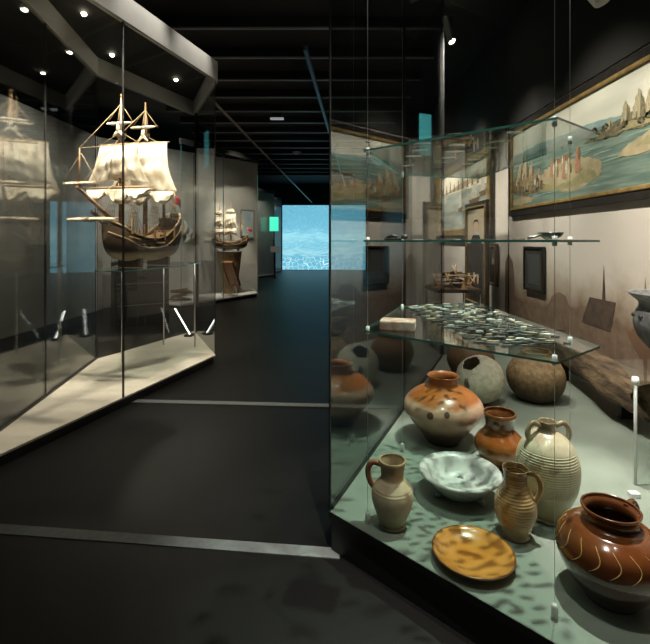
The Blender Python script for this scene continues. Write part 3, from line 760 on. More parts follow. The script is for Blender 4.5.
for k, (u, v, w, h) in enumerate(((.06, .34, .028, .25), (.105, .36, .026, .30), (.15, .36, .022, .18))): S += hut(u, v, w, h, k)
pr = random.Random(5)
for k in range(26):
    S += person(pr.uniform(.03, .215), pr.uniform(.16, .36), pr.uniform(.07, .12), (6, 7, 8, 6, 5)[k % 5])
S += [(8, rough([(.285, .40), (.385, .43), (.41, .49), (.385, .475), (.36, .485), (.335, .46), (.31, .47), (.295, .50)], .01, 3))]
for k in range(9): S += person(.29+.012*k, pr.uniform(.38, .43), pr.uniform(.05, .08), (6, 8, 7)[k % 3])
for (u, v, h, mi) in ((.285, .27, .18, 6), (.30, .30, .13, 7), (.322, .26, .12, 8), (.36, .22, .20, 6), (.372, .27, .14, 7), (.43, .25, .27, 6), (.437, .38, .13, 8), (.345, .24, .10, 5), (.395, .27, .10, 8)):
    S += person(u, v, h, mi)
S += [(4, rough([(.46, .52), (.55, .50), (.66, .49), (.78, .50), (1, .47), (1, .66), (.9, .63), (.72, .66), (.62, .62), (.55, .60), (.50, .56)], .02, 11)),
      (10, rough([(.52, .51), (.70, .50), (.98, .49), (.98, .55), (.75, .56), (.58, .56)], .015, 12)),
      (3, rough([(.60, .28), (.70, .27), (.84, .30), (1, .30), (1, .44), (.85, .43), (.72, .44), (.64, .38)], .012, 13)), (10, rough([(.66, .33), (.80, .32), (.97, .34), (.97, .40), (.8, .39), (.7, .40)], .012, 14))]
for k, (u, v, w, h) in enumerate(((.57, .56, .014, .10), (.63, .57, .019, .19), (.675, .58, .022, .23), (.72, .59, .024, .27), (.765, .60, .022, .22), (.81, .60, .024, .24), (.87, .60, .026, .22), (.94, .60, .03, .26))): S += hut(u, v, w, h, 20+k)
for k in range(14): S += [(4, rough(blob(pr.uniform(.48, .98), pr.uniform(.52, .62), .012, .03, k), .01, k))]
S += [(4, rough(blob(.56, .535, .06, .03, 12), .012, 16)), (4, rough([(.80, .08), (1, .03), (1, .16), (.9, .17), (.83, .13)], .014, 17))]
painting('panoramic_painting', 'wide panoramic painting of islands, huts and figures in green water, right of the others', 5.42, 2.2, 1.80, 2.66, XW-.002, S, .07, .035)

BEA = mat('painted_pale_sea', (.24, .28, .25), .5, (.46, .46, .39), 3, stretch=(1, .5, 3), coat=.2)
SKY2 = mat('painted_cream_sky', (.58, .52, .40), .5, (.68, .62, .50), 2)
S = [(0, [(0, 0), (1, 0), (1, 1), (0, 1)]), (1, [(0, 0), (1, 0), (1, .62), (0, .66)]), (1, [(0, 0), (1, 0), (1, .34), (.5, .20), (0, .30)]),
     (5, [(0, .60), (.25, .66), (.5, .66), (.7, .70), (1, .70), (1, .76), (.8, .80), (.7, .78), (.5, .76), (.3, .70), (0, .66)])]
for k in range(9):
    u = .12+.09*k
    S.append((8, [(u-.02, .66), (u+.02, .66), (u+.012, .74), (u+.006, .80+.03*(k % 3)), (u-.006, .80+.03*(k % 3)), (u-.014, .74)]))
for (u, v, s) in ((.78, .42, .10), (.52, .33, .05), (.92, .50, .06)):
    S += [(8, [(u-s, v+.02), (u-.7*s, v-.05), (u+.7*s, v-.05), (u+s, v+.04)]), (7, [(u-.6*s, v+.03), (u+.5*s, v+.03), (u+.35*s, v+.25), (u-.35*s, v+.25)])]
painting('seascape_painting', 'gilt-framed painting of ships before a low town, further along the wall', 8.95, 6.25, 1.60, 2.60, XW-.002, S, .06, .11, mats=[SKY2, BEA, HILC, SANC, ISLC, HUTC, SKNC, WHTC, SHIPC], outer=EBONY)

DRK = mat('painted_dark_ground', (.04, .038, .034), .8, (.06, .057, .05), 6, spec=.2)
LGT = mat('painted_tan_ground', (.42, .34, .23), .5, (.50, .42, .30), 5)
FLS = mat('painted_flesh', (.58, .38, .24), .5)
DRS = mat('painted_black_dress', (.018, .016, .015), .8, (.034, .030, .027), 10, spec=.2)
S = [(0, [(0, 0), (1, 0), (1, 1), (0, 1)]), (1, [(.02, .62), (.98, .62), (.98, .98), (.02, .98)]),
     (3, [(.15, .02), (.85, .02), (.80, .45), (.88, .58), (.70, .70), (.5, .73), (.30, .70), (.12, .58), (.20, .45)]),
     (2, blob(.5, .79, .13, .065, 2, 16)), (3, [(.34, .80), (.40, .87), (.60, .87), (.66, .80), (.58, .85), (.42, .85)]),
     (4, [(.33, .71), (.67, .71), (.62, .75), (.38, .75)]), (2, blob(.40, .25, .05, .05, 4, 10)), (2, blob(.60, .24, .05, .05, 6, 10)), (4, [(.34, .27), (.46, .27), (.45, .31), (.35, .31)]), (4, [(.54, .26), (.66, .26), (.65, .30), (.55, .30)])]
o = painting('portrait_picture', 'tall gilt-edged portrait of a figure in black, below the ship painting', 6.26, 5.55, .60, 1.84, 2.01, S, .05, .02, mats=[DRK, LGT, FLS, DRS, WHTC])
MB().box(-.02, -.60, -.599, .02, -.54, -.05).box(-.02, -.16, -.599, .02, -.10, -.05).build('stand_foot', BLACK, o)
GRYP = mat('printed_grey_page', (.05, .052, .055), .4, (.09, .09, .09), 40, stretch=(1, 1, 6))
S = [(0, [(0, 0), (1, 0), (1, 1), (0, 1)]), (1, [(.15, .12), (.85, .12), (.85, .88), (.15, .88)])]
painting('dark_panel_picture', 'small black framed panel on the pale wall above the brown townscape', 5.10, 4.70, .88, 1.31, XW-.002, S, .03, 0, mats=[DRK, GRYP])
S = [(0, [(0, 0), (1, 0), (1, 1), (0, 1)]), (1, [(.1, .5), (.9, .5), (.9, .95), (.1, .95)]), (2, blob(.5, .6, .2, .1, 2)), (3, [(.2, .05), (.8, .05), (.7, .5), (.3, .5)])]
painting('small_portrait_picture', 'narrow dark wooden picture just right of the tall portrait', 6.17, 5.98, .84, 1.32, XW-.002, S, .03, .015, mats=[DRK, GRYP, FLS, DRS], outer=WOODD)

# townscape silhouettes printed on the wall: thin printed foil
WR = bpy.data.objects['wall_right']
def silhouette(name, lab, pts, mt, off=.002):
    n = len(pts); m = MB()
    a = [m.bm.verts.new((XW-off, y, z)) for (y, z) in pts]; b = [m.bm.verts.new((XW-off+.0012, y, z)) for (y, z) in pts]
    m.bm.faces.new(a); m.bm.faces.new(list(reversed(b)))
    for i in range(n): m.bm.faces.new([a[i], b[i], b[(i+1) % n], a[(i+1) % n]])
    o = m.build(name, mt, WR); o['label'] = lab
    return o
def W(px, py):
    d = XW*450/(px-325); return (d, 1.4-(py-241)/450*d)
DRKP = mat('dark_brown_print', (.055, .035, .026), .8, (.10, .065, .045), 12)
MIDP = mat('mid_brown_print', (.16, .10, .07), .8, (.22, .15, .10), 12)
silhouette('printed_church', 'printed brown church roof with a slender steeple on the pale wall', [W(*p) for p in ((582, 322), (590, 297), (602.6, 299.6), (603.3, 284), (604.2, 266), (605.1, 284), (605.8, 300.4), (616, 302.5), (611, 332))], DRKP, .0045)
silhouette('printed_trees', 'printed brown tree line and house fronts along the pale wall', [W(*p) for p in ((524, 330), (526, 306), (534, 303), (540, 309), (549, 304), (552, 296), (559, 292), (566, 296), (569, 306), (576, 309), (582, 305), (588, 312), (597, 318), (603, 312), (612, 322), (618, 318), (626, 330), (632, 345), (648, 372), (640, 420), (540, 400))], MIDP)
silhouette('printed_steeple', 'printed thin steeple behind the blackened vessel', [W(*p) for p in ((643, 340), (644, 300), (645.5, 278), (647, 300), (648, 340))], MIDP)
silhouette('printed_tower', 'printed dim brown tower below the small black panel', [W(*p) for p in ((505, 330), (506, 262), (509, 253), (513, 262), (515, 296), (522, 303), (545, 308), (552, 305), (562, 311), (566, 330))], MIDP, .007)

# glowing panel added in place of a reflection above the shelves; spotlights
x, d = 1.60, 7.6
t = thing('reflection_panel', 'narrow glowing turquoise panel added for a reflection above the shelves', 'screen', (x, d, 2.86))
MB().prism([(0, 0), (.22, .10), (.22, .13), (0, .03)], 0, .70).build('panel', emit('turquoise_glow', (.10, .50, .52), 1.1), t)
MB().tube([(.11, .065, .70), (.11, .065, 1.285)], .008, 6).build('hanger', BLACK, t)
def spotlamp(name, label, loc, aim, lit=True, s=1, group=None, body=None):
    t = thing(name, label, 'spotlight', loc, 0, group)
    d = (Vector(aim)-Vector(loc)).normalized()
    R = d.to_track_quat('Z', 'Y').to_matrix().to_4x4()
    MB().lathe([(0, -.09*s), (.035*s, -.088*s), (.045*s, -.07*s), (.052*s, .06*s), (.046*s, .06*s), (.042*s, .03*s)], 20).xf(R).build('housing', body or BLACK, t)
    MB().lathe([(0, .028*s), (.042*s, .028*s), (.042*s, .034*s), (0, .034*s)], 20).xf(R).build('lamp_face', LED if lit else WHITEP, t)
    MB().tube([(0, 0, .04*s), (0, 0, 4.15-loc[2])], .008, 8).build('stem', BLACK, t)
    return t
GREYL = mat('pale_grey_lamp_body', (.70, .71, .70), .4)
tl = spotlamp('track_spotlight', 'pale grey spotlight overhead at the top right', (1.88, 3.12, 3.15), (2.3, 2.6, 2.2), False, 1.6, body=GREYL)
spotlamp('track_spotlight', 'lit black spotlight on the dark ceiling above the top shelf', (1.61, 5.76, 3.98), (2.2, 4.4, 2.0), True, 1)
p0, p1 = (1.32, 5.0), (1.56, 5.62)
tag(MB().wallbox(p0, p1, 3.9, 4.0, .06).build('lighting_track', mat('track_grey', (.10, .095, .085), .5)), 'grey lighting track on the dark ceiling above the pottery case', 'lighting track')

# ------------------------------------------------------------------ ships
def make_ship(label, loc, rz, sc, set_courses, brace=0, ys=1):
    o = thing('ship_model', label, 'model ship', loc, rz); o.scale = (sc, sc, sc)
    # hull: local +x = bow; keel z=0; stations
    st = [(-.60, .065, .22, .53), (-.56, .105, .11, .49), (-.48, .132, .04, .42), (-.34, .150, .01, .34), (-.18, .162, 0, .26), (0, .166, 0, .23), (.18, .162, 0, .235), (.34, .146, .01, .27), (.46, .115, .03, .33), (.56, .07, .07, .37), (.63, .03, .13, .40), (.67, .006, .22, .42)]
    hull = MB(); k = 9; rows = []
    for (x, hb, kz, dz) in st:
        row = []
        for j in range(-k, k+1):
            s = abs(j)/k
            w = hb*(math.sin(min(1, s*1.55)*PI/2))*(1-.16*max(0, s-.65)/.35)
            z = kz+(dz-kz)*(s**1.7)
            row.append(hull.bm.verts.new((x, math.copysign(w, j) if j else 0, z)))
        rows.append(row)
    for A_, B_ in zip(rows, rows[1:]):
        for j in range(2*k):
            f = hull.bm.faces.new([A_[j], B_[j], B_[j+1], A_[j+1]]); f.smooth = True
    hull.bm.faces.new(rows[0])
    ho = hull.build('hull', SHIPH, o)
    sm = ho.modifiers.new('solid', 'SOLIDIFY'); sm.thickness = .012; sm.offset = -1
    dk = MB()
    dv = [[(x, s*hb*.80, dz-.045) for s in (-1, 1)] for (x, hb, kz, dz) in st[1:-1]]
    for A_, B_ in zip(dv, dv[1:]): dk.poly([A_[0], B_[0], B_[1], A_[1]])
    dk.build('deck', WOODM, o)
    for s in (-1, 1):
        MB().tube([(x, s*hb*.88, dz+.004) for (x, hb, kz, dz) in st], .009, 6).tube([(x, s*(hb*.96+.002), dz-.09-.03*abs(x)) for (x, hb, kz, dz) in st[1:-1]], .007, 6).build('wale_rail', WOODL, o)
        for gx in (-.30, -.18, -.06, .06, .18, .30):
            MB().tube([(gx, s*.150, .165), (gx, s*.195, .167)], .008, 8).build('gun', BLACK, o)
    MB().box(-.595, -.095, .36, -.40, .095, .47).build('stern_castle', SHIPH, o, bevel=.01)
    MB().box(-.606, -.075, .38, -.595, .075, .43).build('stern_window', WOODL, o)
    MB().box(.35, -.095, .25, .50, .095, .35).build('forecastle', WOODD, o, bevel=.01)
    MB().tube(smooth3([(.60, 0, .36), (.72, 0, .42), (.80, 0, .47)]), [.03]*6+[.018]*6+[.012], 8).build('beakhead', WOODD, o)
    MB().lathe([(0, 0), (.018, .005), (.022, .03), (.012, .055), (0, .06)], 10).build('lantern', WOODL, o, loc=(-.585, 0, .58))
    for (bx, by, bz) in ((.10, .05, .19), (.14, -.06, .19), (-.10, .07, .20), (-.14, -.05, .20), (.24, .03, .20), (-.24, .05, .24)):
        MB().lathe([(0, 0), (.020, 0), (.027, .025), (.020, .05), (0, .05)], 10).build('barrel', WOODM, o, loc=(bx, by, bz))
    MB().tube(smooth3([(-.14, 0, .25), (-.05, 0, .235), (.08, 0, .235), (.16, 0, .25)]), [.008]+[.028]*17+[.008], 10).build('ships_boat', WOODL, o)
    for s in (-1, 1):
        for k in range(6):
            MB().box(-.52+.19*k, s*.15-.006, .20+.03*abs(k-2.5), -.50+.19*k, s*.15+.006, .30+.05*abs(k-2.5)).build('bulwark_post', WOODL, o)
        MB().tube([(-.08, s*.175, .19), (.06, s*.175, .19)], .007, 6).build('channel', WOODL, o)
        MB().tube([(.32, s*.158, .22), (.46, s*.135, .25)], .007, 6).build('channel', WOODL, o)
    # bowsprit, sprit topmast and yards
    def turn(ob, cx):
        if brace:
            ob.rotation_euler = (0, 0, brace); ob.location = (cx-math.cos(brace)*cx, -math.sin(brace)*cx, 0)
    MB().tube([(.45, 0, .36), (.98, 0, .66)], [.022, .012], 8).build('bowsprit', WOODM, o)
    MB().tube([(.95, 0, .63), (.95, 0, .99)], [.011, .005], 8).build('sprit_topmast', WOODM, o)
    def yard(x, z, h, r=.011):
        h *= ys
        turn(MB().tube([(x, -h, z), (x, -h*.4, z), (x, h*.4, z), (x, h, z)], [r*.45, r, r, r*.45], 8).build('yard', WOODL, o), x)
    fr_ = random.Random(17)
    def furl(x, z, h, r, lump, drop):
        n = 48; ph = fr_.uniform(0, 6)
        pts = [(x+.012+.006*math.sin(13*i/n*PI+ph), -h+2*h*i/n, z-.012-drop*abs(math.sin(PI*lump*i/n))) for i in range(n+1)]
        rd = [max(.004, r*(.6+.35*abs(math.sin(PI*lump*i/n+.3))+fr_.uniform(-.12, .12))*math.sin(PI*(.04+.92*i/n))**.4) for i in range(n+1)]
        turn(MB().tube(pts, rd, 10).build('furled_sail', CANVAS, o), x)
    def swag(x, z, h, lump, drop, seed):
        """a loosely gathered sail hanging in bags below its yard"""
        def fn(u, v):
            s = 2*u-1; a = abs(math.sin(PI*lump*u+.2*math.sin(5*u+seed)))**.7
            dp = drop*(.35+.75*a)*(1-.25*s*s)*(1+.15*math.sin(11*u+seed))
            rip = .010*math.sin(31*u+seed+6*v)+.007*math.sin(53*u-9*v+seed)
            return (x+.012+(.025+.05*a)*math.sin(PI*v)+rip*math.sin(PI*v), s*h*(1-.06*math.sin(PI*v)), z-.008-dp*math.sin(PI*v*.62)/math.sin(PI*.5)+rip*.6*v)
        so = MB().grid(fn, 60, 14).build('furled_sail', CANVAS, o)
        so.modifiers.new('solid', 'SOLIDIFY').thickness = .004; turn(so, x)
    def sail(x, zt, zb, ht, hb, belly, sag=.05, seed=0):
        ht *= ys; hb *= ys
        def fn(u, v):
            s = 2*u-1; h = ht+(hb-ht)*(v**1.2)
            fold = .016*math.sin(8*s+seed+3*v)*v+.010*math.sin(15*s-5*v+seed*2)*(.3+v)*(1-.5*v)+.006*math.sin(27*s+8*v+seed)+.014*math.sin(5*v*PI+3*s+seed)*(1-s*s)*v*(1-v)*3
            fold *= min(1, (zt-zb)/.4)**1.5
            bl = belly*math.sin(PI*min(1, v*.95+.03))*(1-s*s*.75)+fold
            return (x+.015+bl, s*h*(1-.07*math.sin(PI*v))+.4*fold*s, zt+(zb-zt)*v+sag*(1-s*s)*v*v+.5*fold*v*(1-s*s))
        so = MB().grid(fn, 48, 30).build('sail', CANVAS, o)
        m2 = so.modifiers.new('solid', 'SOLIDIFY'); m2.thickness = .004; turn(so, x)
    def mast(x, base, top, r):
        MB().tube([(x, 0, base), (x, 0, base+(top-base)*.5), (x, 0, top)], [r, r*.8, r*.3], 10).build('mast', WOODM, o)
        MB().lathe([(0, 0), (.006, 0), (.012, .01), (.006, .02), (0, .022)], 10).build('truck', WOODL, o, loc=(x, 0, top))
    def top(x, z, r):
        MB().lathe([(r*.4, -.05), (r*.7, -.02), (r, .0), (r*1.05, .04), (r*.98, .04), (r*.9, .004), (0, 0)], 18).build('top', WOODD, o, loc=(x, 0, z))
    zc = .72; zt = 1.13; zg = 1.34
    yard(.80, .385+.02, .26, .012); furl(.80, .405, .24, .022, 3, .0)
    yard(.95, .70, .17, .009); furl(.95, .70, .15, .016, 2, 0)
    # fore mast
    mast(.40, .30, 1.595, .024)
    yard(.42, zc, .36); yard(.42, zt, .22, .010); yard(.42, zg, .14, .008)
    top(.40, zc+.085, .05); top(.40, zt+.07, .04)
    sail(.42, zt-.01, zc+.03, .205, .32, .07, .03, 1)
    furl(.43, zg, .13, .018, 2, 0)
    # main mast
    mast(0, .28, 1.64, .026)
    yard(.02, zc+.02, .385); yard(.02, zt+.10, .29, .010); yard(.02, zg+.06, .16, .008)
    top(0, zc+.115, .055); top(0, zt+.16, .042)
    sail(.02, zt+.09, zc-.01, .27, .385, .08, .02, 3)
    furl(.03, zg+.06, .14, .018, 2, 0)
    # mizzen
    mast(-.36, .38, 1.22, .018)
    yard(-.36, .86, .18, .008); top(-.36, .88, .035)
    if set_courses:
        sail(.42, zc-.01, .46, .33, .33, .08, .06, 5); sail(.02, zc+.01, .46, .36, .36, .08, .06, 7)
        sail(.42, zg-.0, zt+.03, .17, .22, .04, .02, 9); sail(.02, zg+.04, zt+.12, .19, .26, .04, .02, 11)
        sail(.80, .40, .20, .22, .2, .05, .02, 13)
    else:
        swag(.43, zc-.01, .34, 3, .12, 1); swag(.03, zc+.01, .37, 3, .13, 4)
    # furled bundles lashed at the tops (seen as crossed white legs)
    for (x, z) in ((.42, zg-.02), (.02, zg+.02)):
        MB().tube([(x+.02, 0, z), (x+.02, 0, z-.07)], [.016, .022], 8).tube([(x+.02, 0, z-.06), (x+.02, .055, z-.115)], [.018, .008], 8).tube([(x+.02, 0, z-.06), (x+.02, -.055, z-.115)], [.018, .008], 8).build('furled_bundle', CANVAS, o)
    # rigging
    rg = MB(); R = .0028
    for (x, tz, hx, hz) in ((.40, zc+.08, .40, .30), (0, zc+.11, 0, .29), (-.36, .88, -.36, .40)):
        for s in (-1, 1):
            foot = []
            for q in range(5):
                fx = hx-.10+.05*q; hb = .17 if x > -.3 else .15
                rg.tube([(fx, s*hb, hz), (x, s*.03, tz)], R, 4); foot.append((fx, s*hb, hz))
            for w in range(1, 9):
                t = w/10
                rg.tube([(foot[0][0]+(x-foot[0][0])*t, s*(.17+(.03-.17)*t), hz+(tz-hz)*t), (foot[-1][0]+(x-foot[-1][0])*t, s*(.17+(.03-.17)*t), hz+(tz-hz)*t)], R*.8, 4)
    for (x, z0_, z1_, w) in ((.40, zc+.12, zt+.06, .05), (0, zc+.15, zt+.11, .055), (.40, zt+.10, 1.52, .042), (0, zt+.15, 1.57, .042)):
        for s in (-1, 1):
            for q in (-.5, .5): rg.tube([(x+q*w, s*w, z0_), (x, s*.006, z1_)], R, 4)
    for a_, b_ in (((.40, 0, 1.52), (.95, 0, .99)), ((0, 0, 1.58), (.40, 0, 1.24)), ((.40, 0, zt+.08), (.97, 0, .65)), ((0, 0, zt+.1), (.40, 0, zc+.1)), ((.40, 0, zc+.08), (.8, 0, .56)), ((-.36, 0, 1.2), (0, 0, zc+.2)), ((.95, 0, .99), (.40, 0, zt))):
        rg.tube([a_, b_], R, 4)
    for (x, z, h, up) in ((.42, zg, .14, 1.53), (.02, zg+.04, .16, 1.58), (.42, zt, .22, zt+.12), (.02, zt+.04, .27, zt+.18), (.95, .70, .17, .95)):
        for s in (-1, 1): rg.tube([(x, s*h, z), (x-.02, 0, up)], R, 4)
    rg.build('rigging', ROPE, o)
    fl = MB().grid(lambda u, v: (-.60-.16*u, .02*math.sin(5*u), .74-.10*v-.03*u), 8, 4).build('flag', RED, o)
    fl.modifiers.new('solid', 'SOLIDIFY').thickness = .003
    MB().tube([(-.60, 0, .55), (-.60, 0, .78)], .006, 6).build('flagstaff', WOODL, o)
    # cradle
    for x in (-.25, .25):
        MB().box(x-.02, -.13, -.055, x+.02, .13, .035).build('cradle', WOODD, o, bevel=.006)
    return o
SHIPH = zmat('hull_planking', [(0, (.30, .23, .13)), (.08, (.26, .19, .10)), (.11, (.03, .02, .012)), (.25, (.06, .036, .018)), (.45, (.035, .024, .014)), (.6, (.10, .06, .028))], .01, 7, .5, .4, stretch=(1, 8, 14))
GZ = 1.135
ship = make_ship('large sailing ship model with cream sails and furled lower canvas in the nearest left case', (-1.885, 4.72, GZ+.058), math.atan2(-.98, -.19), 1.0, False)
t = thing('glass_table', 'glass plate on slim steel legs carrying the large ship model', 'table', (0, 0, .08))
tp = [(-2.05, 4.0), (-1.78, 4.05), (-1.52, 4.95), (-1.56, 5.66), (-2.08, 5.80), (-2.26, 5.2), (-2.26, 4.85)]
MB().prism(tp, GZ-.08-.012, GZ-.08-.001, 0, 1).build('table_plate', [SHELF, EDGE], t)
for (x, y) in ((-2.213, 4.91), (-1.62, 5.60), (-2.05, 5.72)):
    MB().tube([(x, y, .0008), (x, y, GZ-.08-.012)], .009, 10).build('leg', STEEL, t)
ship2 = make_ship('smaller sailing ship model under full sail in the second case', (-2.36, 11.30, 1.195), PI+.45, .72, True, .80, .80)
PED = mat('brown_basket_wood', (.20, .13, .06), .6, (.34, .23, .11), 10, stretch=(1, 1, 6), bump=.3)
t = thing('wooden_pedestal', 'tapered brown wooden pedestal under the smaller ship model', 'pedestal', (-2.40, 11.34, .086))
MB().lathe([(0, 0), (.16, 0), (.20, .2), (.27, .75), (.29, 1.0), (.29, 1.03), (0, 1.03)], 28).build('body', PED, t)
MB().lathe([(0, 1.0305), (.31, 1.0305), (.31, 1.065), (0, 1.065)], 28).build('top_plate', mat('pedestal_top', (.2, .2, .19), .4), t)
t = thing('tilted_tray', 'reddish-brown wooden tray tilted on thin metal legs below the smaller ship', 'tray', (-2.27, 10.88, .086), -.55)
M_ = Matrix.Translation((0, 0, .52)) @ Matrix.Rotation(-1.15, 4, 'X')
MB().box(-.15, -.30, -.012, .15, .30, .012, 0, M_).box(-.17, -.32, -.03, -.15, .32, .04, 0, M_).box(.15, -.32, -.03, .17, .32, .04, 0, M_).box(-.15, .30, -.03, .15, .32, .04, 0, M_).box(-.15, -.32, -.03, .15, -.30, .04, 0, M_).build('tray_box', mat('reddish_wood', (.26, .11, .04), .4, (.36, .17, .07), 9, stretch=(1, 1, 5)), t)
for (x, y0_, y1_) in ((-.13, .02, -.14), (.13, .02, -.14), (0, .06, .22)):
    MB().tube([(x, y0_, .42), (x*1.3, y1_, .006)], .009, 6).build('leg', STEEL, t)
# picture and screens in the further cases
t = thing('framed_print', 'small framed pale-blue picture on the wall right of the smaller ship', 'picture')
def on_wall(p, q, u, off): 
    d = Vector((q[0]-p[0], q[1]-p[1])).normalized(); n = Vector((d.y, -d.x)); v = Vector(p)+d*u
    return (v.x+n.x*off, v.y+n.y*off)
wn, wf = (-4.75, 9.3), (-1.89, 12.5)
WL = math.hypot(wf[0]-wn[0], wf[1]-wn[1])
a_, b_ = on_wall(wn, wf, WL-.62, .066), on_wall(wn, wf, WL-.16, .066)
MB().wallbox(a_, b_, 1.45, 2.25, .04).build('frame', mat('grey_frame', (.25, .25, .24), .4), t, bevel=.01)
a2, b2 = on_wall(wn, wf, WL-.58, .09), on_wall(wn, wf, WL-.20, .09)
MB().wallbox(a2, b2, 1.50, 2.20, .01).build('print', mat('pale_blue_print', (.45, .60, .72), .5, (.90, .88, .75), 2.0), t)
t = thing('text_panel', 'tall pale information panel of fine text behind the large ship', 'panel')
a_, b_ = on_wall(wn, wf, .08, .60), on_wall(wn, wf, .44, .60)
MB().wallbox(a_, b_, 0, 1.75, .04).build('board', mat('pale_board', (.52, .51, .47), .7), t)
def fine_lines():
    m = MB()
    for k in range(26):
        z = 1.62-.045*k
        if k % 7 == 6: continue
        p_, q_ = on_wall(wn, wf, .12, .623), on_wall(wn, wf, .40-.06*((k*7) % 5)/4, .623)
        m.wallbox(p_, q_, z-.008, z+.008, .003)
    return m
fine_lines().build('text_lines', mat('grey_text', (.16, .16, .16), .7), t)
t = thing('black_cabinet', 'low black cabinet with shelves behind the large ship', 'cabinet', (-3.1, 7.55, 0), .6)
MB().box(-.42, -.2, 0, .42, .2, 1.05).build('body', BLACK, t, bevel=.01)
for z in (.35, .7, .98):
    MB().box(-.40, -.215, z, .40, -.2, z+.015).build('shelf_edge', mat('shelf_edge_grey', (.13, .13, .13), .4), t)
def relief(m, s): return m
t = thing('plaster_relief', 'white sculpted plaster piece on the wall left of the smaller ship', 'sculpture')
u0 = WL*.45
for k, (du, z, L_z, r) in enumerate(((0, 1.55, .34, .05), (.12, 1.48, .28, .045), (-.10, 1.62, .22, .04), (.22, 1.42, .26, .04), (.05, 1.36, .20, .06))):
    c = on_wall(wn, wf, u0+du, r*1.6+.045); c2 = on_wall(wn, wf, u0+du+.10, r*1.6+.06); c3 = on_wall(wn, wf, u0+du+.04, r*1.6+.045)
    MB().tube(smooth3([(c[0], c[1], z), (c2[0], c2[1], z+L_z*.5), (c3[0], c3[1], z+L_z)]), [r*math.sin(PI*(.12+.8*i/12)) for i in range(13)], 10).build('lobe', WHITEP, t)
tag(MB().box(-.17, -.02, 0, .17, .02, .55).build('video_screen', emit('green_screen_glow', (.05, .62, .40), 1.1), loc=(-1.97, 17.4, 1.78)), 'small bright green screen hung in the case before the projection', 'screen')
tag(MB().box(-.16, -.06, 0, .16, .06, .22).build('pale_box', WHITEP, loc=(-1.87, 16.8, .98)), 'tiny pale box on a post in the third case', 'box')
tag(MB().box(-.03, -.03, 0, .03, .03, .98).build('slim_post', BLACK, loc=(-1.87, 16.8, 0)), 'slim black post holding the tiny pale box', 'post')
t = thing('screen_mast', 'slim black pole carrying the green screen', 'post', (-1.97, 17.45, 0))
MB().tube([(0, 0, 0), (0, 0, 2.3)], .02, 8).build('pole', BLACK, t)
MB().box(-.12, -.12, 0, .12, .12, .02).build('base', BLACK, t)

# leaning light tube with its black foot in the ship case
t = thing('tube_light', 'slanted glowing white tube light standing on the ship case floor', 'tube light', (0, 0, .08))
MB().box(-1.94, 6.18, .0008, -1.83, 6.30, .03).build('foot', BLACK, t, bevel=.008)
MB().tube([(-1.875, 6.24, .03), (-2.02, 6.06, .41)], .008, 10).build('tube', TUBE, t)

# timber scraps seen in the second case
t = thing('wood_fragments', 'orange-brown bundle of wooden scraps on the floor of the second case', 'wood scraps', (-3.2, 9.95, .086), .5)
rr = random.Random(3)
for k in range(7):
    M_ = Matrix.Translation((rr.uniform(-.08, .08), rr.uniform(-.06, .06), .03+.035*k)) @ Matrix.Rotation(rr.uniform(-.7, .7), 4, 'Z') @ Matrix.Rotation(rr.uniform(-.2, .2), 4, 'Y')
    MB().box(-.22, -.03, -.016, .22, .03, .016, 0, M_).build('scrap', WOODM, t)

# ------------------------------------------------------------------ lights
def spot(loc, aim, power, size=50, blend=.5, col=(1, .87, .70), rad=.04):
    l = bpy.data.lights.new('lamp', 'SPOT'); l.energy = power; l.spot_size = math.radians(size); l.spot_blend = blend; l.color = col; l.shadow_soft_size = rad
    o = bpy.data.objects.new('lamp', l); C.objects.link(o); o.location = loc
    o.rotation_euler = (Vector(aim)-Vector(loc)).to_track_quat('-Z', 'Y').to_euler()
    return o
WARM = (1, .88, .71); NEUT = (1, .93, .82)
# ship case
spot((-1.90, 3.35, 3.38), (-1.92, 4.35, 1.7), 270, 60, .6, WARM)
spot((-1.62, 4.55, 3.38), (-1.9, 4.6, 1.2), 90, 75, .6, WARM)
spot((-1.95, 4.15, 3.38), (-1.75, 4.5, .2), 130, 80, .6, WARM)
spot((-1.85, 5.60, 3.38), (-1.75, 4.9, .2), 110, 80, .6, WARM)
# outer fascia scallops
spot((-1.25, 4.05, 4.05), (-1.66, 4.0, 3.3), 70, 60, .8, NEUT)
spot((-1.10, 4.85, 4.05), (-1.40, 4.75, 3.3), 70, 60, .8, NEUT)
spot((-1.45, 3.2, 4.05), (-1.88, 3.2, 3.3), 45, 60, .8, NEUT)
# second case and beyond
spot((-2.25, 10.5, 3.95), (-2.38, 11.3, 1.5), 330, 40, .6, WARM)
spot((-2.05, 10.9, 3.3), (-2.0, 11.0, 0), 70, 55, .6, NEUT)
spot((-3.1, 8.6, 3.95), (-3.3, 10.3, 1.6), 90, 95, .8, NEUT)
spot((-2.2, 16.0, 3.9), (-2.5, 17.4, 1.2), 90, 80, .8, NEUT)
spot((-2.2, 19.2, 3.9), (-2.4, 20.0, 1.2), 70, 80, .8, NEUT)
spot((-1.75, 9.6, 3.95), (-2.3, 12.0, 2.0), 200, 40, .8, WARM)
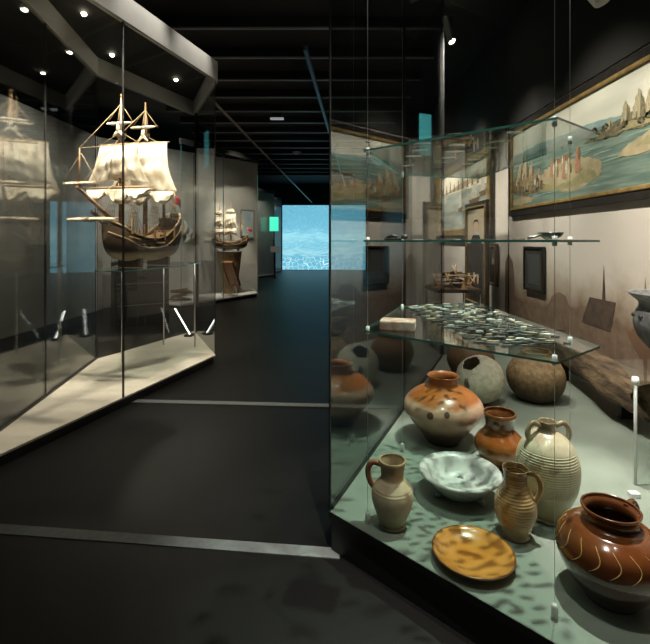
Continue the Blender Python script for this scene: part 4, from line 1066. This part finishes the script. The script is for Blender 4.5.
# right case
spot((1.35, 2.45, 3.95), (.66, 2.0, .3), 760, 38, .5, NEUT, .035)
spot((.22, 1.05, 3.95), (.72, 2.05, .35), 330, 42, .6, NEUT, .02)
spot((1.05, .95, 3.95), (1.0, 1.75, .3), 230, 36, .6, NEUT, .02)
spot((1.10, 2.75, 3.95), (1.25, 3.3, .4), 75, 44, .6, NEUT, .02)
spot((1.75, 2.05, 3.95), (1.95, 2.7, .7), 70, 40, .6, NEUT, .03)
spot((1.85, 5.95, 3.95), (1.62, 5.75, .8), 120, 50, .6, WARM, .03)
# wall wash on the paintings
for y, e in ((2.3, 230), (3.6, 260), (4.9, 240), (6.6, 200), (8.0, 220)):
    spot((.55 if y < 5 else 1.35, y, 3.95), (2.3, y+.15, 1.60), e*2.0, 56, .8, (1, .90, .78), .08)
spot((1.95, 8.4, 3.6), (2.0, 9.5, 1.5), 40, 70, .8, NEUT)
# pale partition on the left
spot((-3.4, 6.4, 3.95), (-4.6, 7.0, 1.8), 65, 95, .9, NEUT)
spot((-3.4, 8.2, 3.95), (-4.3, 9.6, 1.8), 55, 95, .9, NEUT)

w = bpy.data.worlds.new('World'); SC.world = w; w.use_nodes = True
w.node_tree.nodes['Background'].inputs[0].default_value = (.5, .6, .7, 1)
w.node_tree.nodes['Background'].inputs[1].default_value = .004

# ------------------------------------------------------------------ camera
cam = bpy.data.cameras.new('camera'); co = bpy.data.objects.new('camera', cam); C.objects.link(co)
co.location = (0, 0, 1.4); co.rotation_euler = (PI/2, 0, 0)
cam.sensor_fit = 'HORIZONTAL'; cam.sensor_width = 36; cam.lens = 450/650*36; cam.shift_y = -81/650.; cam.clip_start = .05
SC.camera = co
vs = SC.view_settings
vs.view_transform = 'Standard'; vs.look = 'None'; vs.gamma = 1; vs.use_curve_mapping = False; vs.exposure = .25
cy = SC.cycles
cy.max_bounces = 10; cy.transparent_max_bounces = 32; cy.glossy_bounces = 5; cy.diffuse_bounces = 3
cy.sample_clamp_indirect = 4
